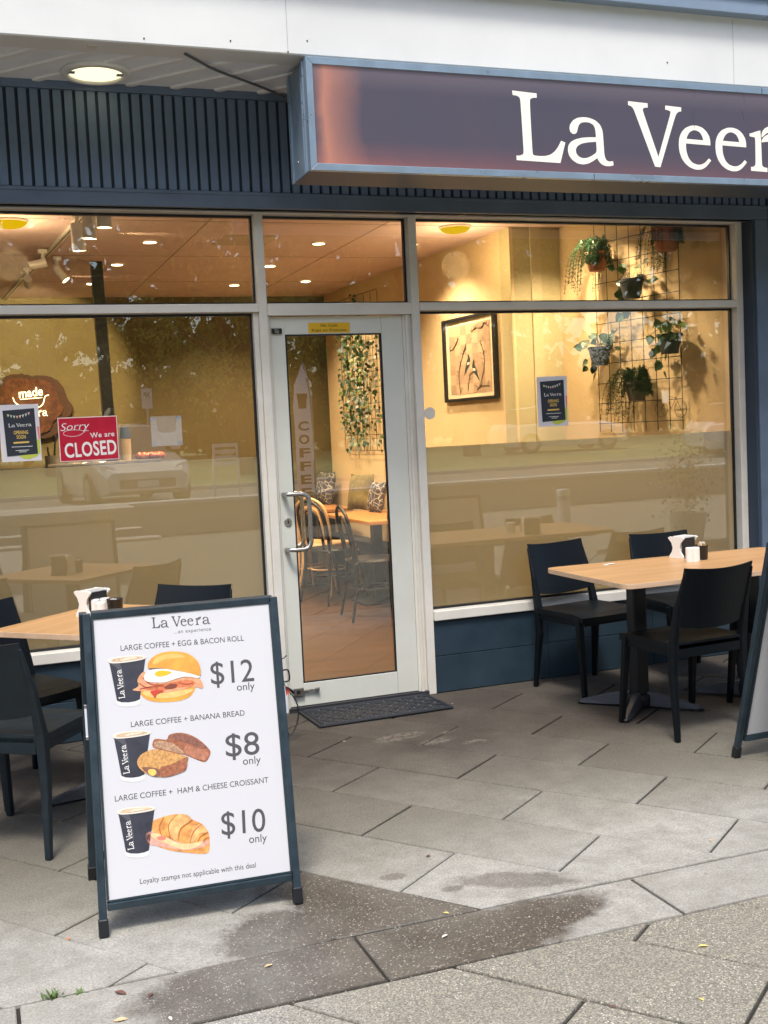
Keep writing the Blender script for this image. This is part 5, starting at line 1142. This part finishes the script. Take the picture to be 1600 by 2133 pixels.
un = [onY(x_, y_, SYP-.03) for x_, y_ in ((42, 832), (88, 828))]; obj('underline', MB().tube(un, .004, 5), NEON, stp)
un = smooth_path([onY(x_, y_, SYP-.03) for x_, y_ in ((27, 828), (33, 840), (50, 846), (80, 848), (90, 840), (94, 826), (102, 823))], 4); obj('swash', MB().tube(un, .005, 6), NEON, stp)
me = curve_mesh(NAME2); place_text(me, onY(18, 871, SYP-.03), onY(100, 866, SYP-.03), (0, -1, 0), .075, .0, .985); obj('lettering', me, NEON, stp)
def cups(px_, py_, n_, lb, cap_=True):
    p = onY(px_, py_, 3.15); th_ = thing('cup_stack', lb, 'cups', (p.x, p.y, 1.306), 0, 'takeaway cup stacks on the counter')
    for i in range(n_): obj('paper_cup', MB().lathe([(.031, 0), (.042, .09), (.044, .092), (.040, .09), (.030, .004)], 18, (p.x, p.y, 1.3065+i*.016)), mat('cup_card', (.62, .50, .32), .6), th_)
    if cap_: obj('top_cup', MB().lathe([(.044, 0), (.033, .085), (0, .086)], 18, (p.x, p.y, 1.3065+n_*.016+.082)), mat('cup_blue', (.05, .08, .12), .5), th_)
cups(264, 960, 7, 'tall stack of cream paper cups with a blue cup upturned on top'); cups(196, 968, 3, 'short stack of cream paper cups below the closed sign', False)
random.seed(9)
pc = [(292, 938), (303, 936), (314, 937), (325, 939), (334, 941), (298, 942), (320, 943)]
PL_ = ['leftmost', 'second from the left', 'third from the left', 'fourth from the left', 'rightmost', 'left one in front', 'right one in front']
for i, (x_, y_) in enumerate(pc):
    p = onY(x_, y_, 3.3+.03*(i % 3)); single('pastry', MB().lathe([(0, 0), (.035, .004), (.045, .02), (.036, .04), (.015, .052), (0, .054)], 12, (p.x, p.y, 1.331)), mat('glazed_crust', (.30, .07, .02), .22, var=.4, scale=40), 'glossy brown pastry, %s on the counter tray beside the cup stack' % PL_[i], 'pastry', 'glazed pastries on the counter tray', smooth=True)
p = onY(108, 945, 3.2); th_ = thing('utensil_pot', 'grey pot of dark utensils on the counter left of the closed sign', 'pot', (p.x, p.y, 1.306))
obj('pot', MB().lathe([(0, 0), (.05, 0), (.052, .09), (.047, .09), (.046, .01)], 16, (p.x, p.y, 1.306)), mat('pot_grey', (.2, .18, .14)), th_)
obj('utensils', MB().tube([(p.x-.01, p.y, 1.31), (p.x-.03, p.y, 1.46)], .008, 6).tube([(p.x+.01, p.y, 1.31), (p.x+.03, p.y, 1.50)], .008, 6).lathe([(0, 0), (.016, .02), (.016, .05), (0, .07)], 10, (p.x+.03, p.y, 1.49)), BLACK, th_)

# bentwood chairs and tables inside
def bent_chair(label, M):
    th_ = thing('bentwood_chair', label, 'chair', (0, 0, 0))      # faces +Y
    for sx_ in (-1, 1):
        obj('leg', MB().tube(smooth_path([(sx_*.205, .20, 0), (sx_*.185, .17, .25), (sx_*.17, .15, .45)], 4), [.011]*4+[.014]*4+[.017], 8), M, th_, smooth=True)
        obj('leg', MB().tube(smooth_path([(sx_*.20, -.23, 0), (sx_*.175, -.18, .28), (sx_*.175, -.17, .46)], 4), [.011]*4+[.014]*4+[.016], 8), M, th_, smooth=True)
    obj('seat', MB().lathe([(0, .0), (.195, 0), (.205, .012), (.195, .03), (0, .024)], 28, (0, 0, .445)), M, th_, smooth=False)
    obj('leg_ring', MB().tube([(.17*math.cos(a), .17*math.sin(a)-.01, .24) for a in [2*math.pi*k_/20 for k_ in range(20)]], .008, 6, closed=True), M, th_, smooth=True)
    obj('back_hoop', MB().tube(smooth_path([(-.175, -.17, .46), (-.19, -.20, .65), (-.16, -.235, .82), (0, -.25, .89), (.16, -.235, .82), (.19, -.20, .65), (.175, -.17, .46)], 6), .014, 8), M, th_, smooth=True)
    obj('inner_hoop', MB().tube(smooth_path([(-.10, -.175, .47), (-.11, -.205, .65), (-.08, -.23, .77), (0, -.24, .81), (.08, -.23, .77), (.11, -.205, .65), (.10, -.175, .47)], 6), .011, 8), M, th_, smooth=True)
    return th_
GI = 'bentwood chairs inside the cafe'
c1 = bent_chair('pale bentwood chair seen through the door beside the handle', BEECH); c1.location = (2.86, 4.30, 0); c1.rotation_euler = (0, 0, R(-75)); c1['group'] = GI
dup(c1, (3.12, 1.95, 0), R(-95), 'pale bentwood chair cut off by the right door stile', GI)
dup(c1, (3.02, 4.05, 0), R(-60), 'pale bentwood chair behind the dark one, seen through the door', GI)
c2 = bent_chair('dark bentwood chair in the middle of the door glass', NAVYW); c2.location = (2.92, 3.62, 0); c2.rotation_euler = (0, 0, R(-70)); c2['group'] = GI
dup(c2, (2.93, 2.62, 0), R(-95), 'dark bentwood chair at the right side of the door glass', GI)
def in_table(x0, x1, y0, y1, lb):
    th_ = thing('dining_table', lb, 'table', ((x0+x1)/2, (y0+y1)/2, 0), 0, 'wooden tables inside the cafe')
    obj('tabletop', MB().box(x0, x1, y0, y1, .715, .745), INTW, th_, bev=.004); obj('post', MB().bar(((x0+x1)/2, (y0+y1)/2, .02), ((x0+x1)/2, (y0+y1)/2, .715), .08), BLACK, th_); obj('base', MB().box((x0+x1)/2-.2, (x0+x1)/2+.2, (y0+y1)/2-.2, (y0+y1)/2+.2, .003, .02), BLACK, th_, bev=.005)
in_table(2.95, 3.5, 2.72, 3.95, 'orange brown dining table inside, in front of the ivy trellis'); in_table(2.75, 3.4, 4.45, 5.15, 'brown dining table deepest in the room below the patterned cushion')
bq = thing('banquette', 'dark upholstered bench along the cream wall inside the cafe', 'bench', (3.5, 3.5, 0))
obj('seat', MB().box(3.36, 3.55, 1.7, 5.2, .003, .45), mat('bench_dark', (.02, .025, .035), .7), bq, bev=.01)
def cushion(px_, py_, s, m_, lb, rz):
    p = onP(px_, py_, (3.42, 4.4, 0), (1, .0, 0)); 
    mb = MB(); N = 8; vs = []
    for sd_ in (1, -1):
        for j in range(N+1):
            for i in range(N+1):
                u, v = i/N*2-1, j/N*2-1; k_ = (1-u**4)*(1-v**4); vs.append(Vector((u*s*(.92+.08*abs(v)), sd_*s*.35*k_**.6, v*s*(.92+.08*abs(u)))))
    n_ = N+1; fs = []
    for j in range(N):
        for i in range(N): a = j*n_+i; fs += [(a, a+1, a+n_+1, a+n_), (81+a, 81+a+n_, 81+a+n_+1, 81+a+1)]
    M4 = Matrix.Translation((p.x-.06, p.y, .745+s*.95)) @ Matrix.Rotation(R(rz), 4, 'Z') @ Matrix.Rotation(R(-12), 4, 'X')
    single('cushion', mb.add([M4 @ v for v in vs], fs), m_, lb, 'cushion', 'cushions on the bench', smooth=True)
cm = bpy.data.materials.new('patterned_fabric'); cm.use_nodes = True; t = cm.node_tree; b = t.nodes['Principled BSDF']; tc = t.nodes.new('ShaderNodeTexCoord'); v_ = t.nodes.new('ShaderNodeTexVoronoi'); v_.feature = 'DISTANCE_TO_EDGE'; v_.inputs['Scale'].default_value = 18; t.links.new(tc.outputs['Object'], v_.inputs['Vector'])
t.links.new(ramp(t, v_.outputs['Distance'], [(.0, (.6, .55, .45)), (.06, (.05, .05, .06))]), b.inputs['Base Color']); b.inputs['Roughness'].default_value = .9
cushion(690, 1035, .17, cm, 'dark cushion with pale line pattern on the bench inside', -80); cushion(765, 1040, .17, mat('mustard_fabric', (.17, .14, .05), .9, var=.5, scale=14), 'mustard and grey cushion on the bench inside', -70)
cushion(798, 1035, .14, cm, 'small patterned cushion partly hidden by the right door stile', -85)

# ------------------------------------------------------------------ the street behind the camera, seen mirrored in the glass
def mir(x_, y_, Y): p = onY(x_, y_, Y); return Vector((p.x, -p.y, p.z))      # point of the street whose reflection falls at that pixel
UPZ = .30
obj('road', MB().add([(-120, -11.9, UPZ-.02), (140, -11.9, UPZ-.02), (140, -19.5, UPZ), (-120, -19.5, UPZ)], [(3, 2, 1, 0)]), ASPH, kind='structure')
obj('lawn', MB().add([(-140, -19.5, UPZ+.06), (160, -19.5, UPZ+.06), (160, -90, 1.4), (-140, -90, 1.4)], [(3, 2, 1, 0)]), GRASS, kind='structure')
obj('kerb', MB().box(-120, 140, -19.62, -19.45, UPZ-.05, UPZ+.09), RENDERW, kind='structure')
lw = thing('low_wall', 'low pale retaining wall along the far side of the forecourt', 'wall', (4, -11.7, 0))
obj('wall', MB().box(-14, 40, -11.9, -11.6, 0, .47), mat('wall_blockwork', (.34, .31, .25), .8, var=.1, scale=2), lw); obj('coping', MB().box(-14, 40, -11.95, -11.56, .471, .53), RENDERW, lw, bev=.01)
def car(x_, y_, rz, col, lb, z_=UPZ):
    th_ = thing('parked_car', lb, 'car', (x_, y_, z_), rz, 'cars parked in the street'); M4 = rootM(th_)      # front at +Y
    paint = mat('paint_'+'_'.join(str(int(c_*100)) for c_ in col), col, .25, metal=.1, coat=.6)
    def loft(secs, m_, name, parent, bev=.0):
        vs = []; n = len(secs[0]); [vs.extend([M4 @ Vector(p) for p in s]) for s in secs]
        fs = [(i*n+k_, i*n+(k_+1) % n, (i+1)*n+(k_+1) % n, (i+1)*n+k_) for i in range(len(secs)-1) for k_ in range(n)]+[tuple(reversed(range(n))), tuple((len(secs)-1)*n+k_ for k_ in range(n))]
        return obj(name, MB().add(vs, fs), m_, parent, smooth=False, bev=bev)
    def sec(y0, hw, zb, zt, sh=.1): return [(-hw*.92, y0, zb), (hw*.92, y0, zb), (hw, y0, zb+.2), (hw, y0, zt-sh), (hw*.86, y0, zt), (-hw*.86, y0, zt), (-hw, y0, zt-sh), (-hw, y0, zb+.2)]
    body = loft([sec(-2.15, .74, .32, .78), sec(-2.0, .84, .22, .95), (sec(-1.0, .89, .20, .98)), sec(.6, .89, .20, .96), sec(1.3, .87, .20, .92), sec(1.85, .83, .22, .80), sec(2.12, .72, .30, .62)], paint, 'body', th_)
    loft([[(-.80, -1.9, .92), (.80, -1.9, .92), (.62, -1.45, 1.40), (-.62, -1.45, 1.40)], [(-.82, -.9, .94), (.82, -.9, .94), (.66, -.9, 1.48), (-.66, -.9, 1.48)], [(-.82, .2, .94), (.82, .2, .94), (.64, .1, 1.45), (-.64, .1, 1.45)], [(-.78, 1.05, .92), (.78, 1.05, .92), (.70, .95, .95), (-.70, .95, .95)]], mat('car_glass', (.03, .035, .04), .08, spec=.8), 'cabin_glass', th_)
    loft([[(-.58, -1.5, 1.405), (.58, -1.5, 1.405), (.55, -1.5, 1.43), (-.55, -1.5, 1.43)], [(-.64, -.7, 1.475), (.64, -.7, 1.475), (.58, -.7, 1.515), (-.58, -.7, 1.515)], [(-.60, .12, 1.44), (.60, .12, 1.44), (.56, .1, 1.465), (-.56, .1, 1.465)]], paint, 'roof', th_)
    for sx_ in (-1, 1):
        lh = MB().add([M4 @ Vector(p) for p in ((sx_*.50, 2.05, .66), (sx_*.76, 1.88, .68), (sx_*.80, 1.80, .80), (sx_*.52, 1.98, .74))], [(0, 1, 2, 3) if sx_ > 0 else (3, 2, 1, 0)])
        obj('headlight', MB().hexa([M4 @ Vector(p) for p in ((sx_*.48, 2.07, .62), (sx_*.76, 1.95, .66), (sx_*.80, 1.90, .80), (sx_*.56, 2.02, .72))], [M4 @ Vector(p) for p in ((sx_*.48, 1.9, .62), (sx_*.72, 1.8, .66), (sx_*.76, 1.75, .80), (sx_*.54, 1.9, .72))]), mat('headlight_clear', (.85, .85, .85), .1), th_)
        for yy in (-1.30, 1.32):
            wh = obj('wheel', MB().tube([M4 @ Vector((sx_*.72, yy, .32)), M4 @ Vector((sx_*.905, yy, .32))], .32, 24), RUBBER, th_)
            obj('rim', MB().tube([M4 @ Vector((sx_*.90, yy, .32)), M4 @ Vector((sx_*.912, yy, .32))], .20, 20), CHROME, wh)
        obj('mirror', MB().box(sx_*.95-.09, sx_*.95+.09, .55, .68, .98, 1.10, M=M4), paint, th_, bev=.02)
    obj('grille', MB().box(-.5, .5, 2.03, 2.125, .34, .50, M=M4), BLACK, th_, bev=.01); obj('number_plate', MB().box(-.19, .19, 2.126, 2.135, .36, .47, M=M4), WHITEP, th_)
p = mir(283, 1000, 14.3); car(p.x, p.y-2.1, R(-6), (.62, .60, .56), 'pale hatchback facing the cafe, mirrored in the left window')
p = mir(1165, 890, 27.0); car(p.x, p.y, R(-84), (.78, .79, .80), 'white car side on in the street, mirrored in the right window', .47)
p = mir(1520, 930, 19.5); car(p.x+1.4, p.y, R(-75), (.55, .58, .60), 'silver car mirrored near the right window frame')
def tree(x_, y_, h, r, mt_, lb, seed, n_=3600, z_=.4, lo=.35):
    random.seed(seed); th_ = thing('street_tree', lb, 'tree', (x_, y_, z_), 0, 'trees across the street')
    mb = MB(); top = Vector((x_+random.uniform(-.4, .4), y_, z_+h*.62)); b0 = Vector((x_, y_, z_-.1))
    mb.tube(smooth_path([b0, b0.lerp(top, .5)+Vector((random.uniform(-.2, .2), 0, 0)), top], 4), [r*.075*(1-.07*i) for i in range(9)], 8)
    cl = []
    for i in range(9):
        a = i*.8+random.random(); s = b0.lerp(top, random.uniform(.45, .95)); e = s+Vector((math.cos(a)*r*random.uniform(.4, .85), math.sin(a)*r*random.uniform(.4, .85), h*random.uniform(.08, .32)))
        mb.tube(smooth_path([s, s.lerp(e, .5)+Vector((0, 0, .2)), e], 3), [r*.03, r*.027, r*.024, r*.02, r*.016, r*.012, r*.009], 5); cl.append(e)
    obj('trunk', mb, BARK, th_, smooth=True)
    for i in range(34):
        a = random.uniform(0, 6.28); rr = r*math.sqrt(random.random()); zz = z_+h*random.uniform(lo, 1.)
        k_ = math.sin(math.pi*min(1, max(.12, (zz-z_-h*lo)/(h*(1-lo))*.85+.12))); cl.append(Vector((x_+rr*math.cos(a)*k_, y_+rr*math.sin(a)*k_, zz)))
    lv = MB(); per = n_//len(cl)
    for c_ in cl:
        cr_ = r*random.uniform(.12, .24)
        for i in range(per):
            q_ = c_+Vector((random.gauss(0, cr_), random.gauss(0, cr_), random.gauss(0, cr_*.8))); d1 = Vector((random.gauss(0, 1), random.gauss(0, 1), random.gauss(0, 1)-.8)).normalized(); d2_ = d1.cross(Vector((random.random(), random.random(), .3))).normalized(); l = random.uniform(.10, .2); lv.add([q_-d2_*l*.25, q_+d1*l, q_+d2_*l*.25], [(0, 1, 2)])
    obj('crown', lv, mt_, th_)
TG = 'broad leafy street tree across the road, '
specs = [(-9, -27, 9, 4.2, TREEL, 'leftmost of the row'), (-3, -25, 8, 3.8, TREEL, 'left of the parking sign'), (2.5, -30, 10, 4.6, TREEL, 'behind the parking sign'), (7, -24.0, 6.5, 3.0, TREEL2, 'paler and lower, right of the parking sign'), (9.5, -33, 11, 5, TREEL, 'tall and dark in the middle'), (15, -27, 9, 4.2, TREEL, 'mirrored in the door glass'),
         (19.5, -34, 10, 3.2, TREEL2, 'left of the open sky gap'), (36, -33, 10, 3.6, TREEL2, 'right of the open sky gap'), (42, -31, 9, 4.5, TREEL, 'rightmost of the row'), (27, -38, 4.2, 2.2, TREEL, 'low bush-like one under the sky gap'), (-16, -30, 10, 5, TREEL, 'far left outside the row')]
for i, (a, b_, h, r, mm, l) in enumerate(specs): tree(a, b_, h, r, mm, TG+l, 40+i, 5200)
mb = MB(); random.seed(77)
ga_, gb_ = onY(1130, 650, 42), onY(1400, 800, 42); gcx, gcz, grx, grz = (ga_.x+gb_.x)/2, (ga_.z+gb_.z)/2+.6, (gb_.x-ga_.x)/2, (ga_.z-gb_.z)/2
blobs = [(gcx+random.uniform(-1, 1)*grx*.9, gcz+random.uniform(-1, 1)*grz*.9, random.uniform(.25, .6)) for _ in range(26)]
def open_sky(x_, z_):
    if ((x_-gcx)/grx)**2+((z_-gcz)/grz)**2 > 1: return False
    return any((x_-a_)**2+(z_-c_)**2 < (r_*1.9)**2 for a_, c_, r_ in blobs)
holes = [(random.uniform(-25, 60), random.uniform(4.2, 6.6), random.uniform(.15, .5)) for _ in range(230)]
n_ok = 0
while n_ok < 52000:
    x_ = random.uniform(-50, 85); z_ = random.uniform(1, 22)
    if open_sky(x_, z_) or any(abs(x_-a_) < r_ and abs(z_-c_) < r_ for a_, c_, r_ in holes): continue
    n_ok += 1
    q_ = Vector((x_, -42+random.gauss(0, 1.6), z_)); d1 = Vector((random.gauss(0, 1), random.gauss(0, .4), random.gauss(0, 1))).normalized(); d2_ = d1.cross(Vector((random.gauss(0, .3), 1, random.gauss(0, .3)))).normalized(); l = random.uniform(.4, 1.1); mb.add([q_-d2_*l*.4, q_+d1*l, q_+d2_*l*.4], [(0, 1, 2)])
tag(obj('distant_wood', mb, TREEL, kind='stuff'), 'tall mass of green trees on the rise beyond the street', 'wood')
p = mir(307, 830, 19.4)
ps = thing('parking_sign', 'white parking sign on a grey pole by the kerb, mirrored in the left window', 'sign', (p.x, p.y, UPZ))
obj('pole', MB().tube([(p.x, p.y-.03, UPZ), (p.x, p.y-.03, p.z+.25)], .03, 8), TIMB, ps); obj('plate', MB().box(p.x-.115, p.x+.115, p.y, p.y+.01, p.z-.22, p.z+.22), WHITEP, ps)
me = text_mesh('3P', offset=.02); place_text(me, (p.x+.07, p.y+.0105, p.z+.02), (p.x-.07, p.y+.0105, p.z+.02), (0, 1, 0), .12); obj('lettering', me, mat('sign_green', (.03, .12, .06)), ps)
p = mir(1182, 1018, 6.2); q_ = onZ(1182, 1018, .9); bx, by = q_.x, -q_.y
bo = thing('bollard', 'white round bollard on the forecourt, mirrored in the right window', 'bollard', (bx, by, 0)); obj('post', MB().lathe([(0, .9), (.05, .895), (.056, .88), (.056, 0)], 20, (bx, by, 0)), mat('bollard_white', (.78, .78, .76), .4), bo); obj('band', MB().lathe([(.0575, .80), (.0575, .84)], 20, (bx, by, 0)), mat('band_grey', (.4, .4, .42)), bo)
pt0 = onY(130, 1064, 6.9); px0 = pt0.x
pb = thing('picnic_table', 'weathered timber picnic table with benches, mirrored low in the left window', 'picnic table', (px0-.2, -7.0, 0))
for i in range(5): obj('table_plank', MB().box(px0-1.15, px0+.75, -7.35+i*.15, -7.215+i*.15, .72, .76), TIMB, pb, bev=.005)
for yb in (-7.85, -6.45):
    for i in range(2): obj('bench_plank', MB().box(px0-1.1, px0+.95, yb+i*.14, yb+.13+i*.14, .42, .455), TIMB, pb, bev=.005)
for xx in (px0-.85, px0+.5):
    for s_ in (-1, 1): obj('leg', MB().bar((xx, -7.0+s_*.55, 0), (xx, -7.0+s_*.2, .72), .09, .04, up=(1, 0, 0)), TIMB, pb)
    obj('cross_bar', MB().box(xx-.0205, xx-.06, -7.8, -6.2, .33, .42), TIMB, pb)
f0 = mir(640, 1040, 9.0); f1 = mir(628, 755, 9.0); fx = (f0.x+f1.x)/2; FH = f1.z; FB = f0.z
fl = thing('feather_flag', 'tall white feather flag reading COFFEE on a pole, mirrored in the door glass', 'flag', (fx, -9.0, 0))
obj('pole', MB().tube(smooth_path([(fx+.13, -9, 0), (fx+.13, -9, FB), (fx+.12, -9, FH*.8), (fx+.03, -9, FH)], 5), .014, 6), CHROME, fl)
obj('base', MB().box(fx-.1, fx+.36, -9.2, -8.8, 0.0, .03), BLACK, fl)
def flag_mat():
    m = bpy.data.materials.new('flag_cloth'); m.use_nodes = True; t = m.node_tree; t.nodes.clear(); o = t.nodes.new('ShaderNodeOutputMaterial'); mx = t.nodes.new('ShaderNodeMixShader'); d = t.nodes.new('ShaderNodeBsdfDiffuse'); l = t.nodes.new('ShaderNodeBsdfTranslucent'); d.inputs[0].default_value = (.93, .91, .94, 1); l.inputs[0].default_value = (.93, .91, .94, 1)
    t.links.new(d.outputs[0], mx.inputs[1]); t.links.new(l.outputs[0], mx.inputs[2]); t.links.new(mx.outputs[0], o.inputs[0]); return m
wv = [(.115, FB+.12), (.115, FH*.8), (.03, FH), (-.10, FH-.30), (-.13, FH-.6), (-.12, (FB+FH)/2), (-.13, FB)]
obj('cloth', MB().prism([(fx+a, b_) for a, b_ in wv], 0, .004, M=Matrix(((1, 0, 0, 0), (0, 0, -1, -8.998), (0, 1, 0, 0), (0, 0, 0, 1)))), flag_mat(), fl)
FT = mat('flag_brown', (.10, .045, .03), .8); zt = FB+(FH-FB)*.58; st_ = (FH-FB)*.098
for i, ch_ in enumerate('COFFEE'):
    me = text_mesh(ch_, offset=.03); z_ = zt-i*st_; place_text(me, (fx-.075, -8.9935, z_-st_*.75), (fx+.075, -8.9935, z_-st_*.75), (0, -1, 0), st_*.68, 0.0)
    for v in me.vertices: v.co.y = -8.9935
    obj('lettering', me, FT, fl)
cz_ = FB+(FH-FB)*.72
obj('printed_cup', MB().prism([(fx-.05, cz_-.10), (fx+.05, cz_-.10), (fx+.075, cz_+.10), (fx-.075, cz_+.10)], 0, .001, M=Matrix(((1, 0, 0, 0), (0, 0, -1, -8.9935), (0, 1, 0, 0), (0, 0, 0, 1)))), FT, fl)
p = mir(474, 990, 12.6)
ws = thing('slatted_stand', 'white slatted timber stand beyond the low wall, mirrored in the left window', 'stand', (p.x, -12.6, UPZ))
for s_ in (-1, 1): obj('leg', MB().bar((p.x+s_*.22, -12.6, UPZ), (p.x+s_*.19, -12.6, 1.36), .035, .04), WHITEP, ws)
for i in range(4): obj('slat', MB().box(p.x-.185, p.x+.185, -12.62, -12.6, 1.0+i*.10, 1.06+i*.10), WHITEP, ws)
# shrub in tub mirrored at the right
p = mir(1440, 1100, 5.2); px_, py_ = p.x, -5.2
sh = thing('potted_shrub', 'leafy shrub in a grey tub on the forecourt, mirrored at the right of the window', 'shrub', (px_, py_, 0)); obj('tub', MB().lathe([(0, 0), (.17, 0), (.22, .35), (.20, .35), (.19, .3), (0, .3)], 20, (px_, py_, 0)), RENDERW, sh)
mb = MB(); random.seed(8)
for i in range(1200):
    q_ = Vector((px_+random.gauss(0, .16), py_+random.gauss(0, .16), .75+random.gauss(0, .24))); d1 = Vector((random.gauss(0, 1), random.gauss(0, 1), random.gauss(0, 1))).normalized(); d2_ = d1.cross(Vector((.2, .3, .9))).normalized(); l = random.uniform(.03, .06); mb.add([q_-d2_*l*.35, q_+d1*l, q_+d2_*l*.35], [(0, 1, 2)])
obj('foliage', mb, LEAF, sh, kind='stuff')
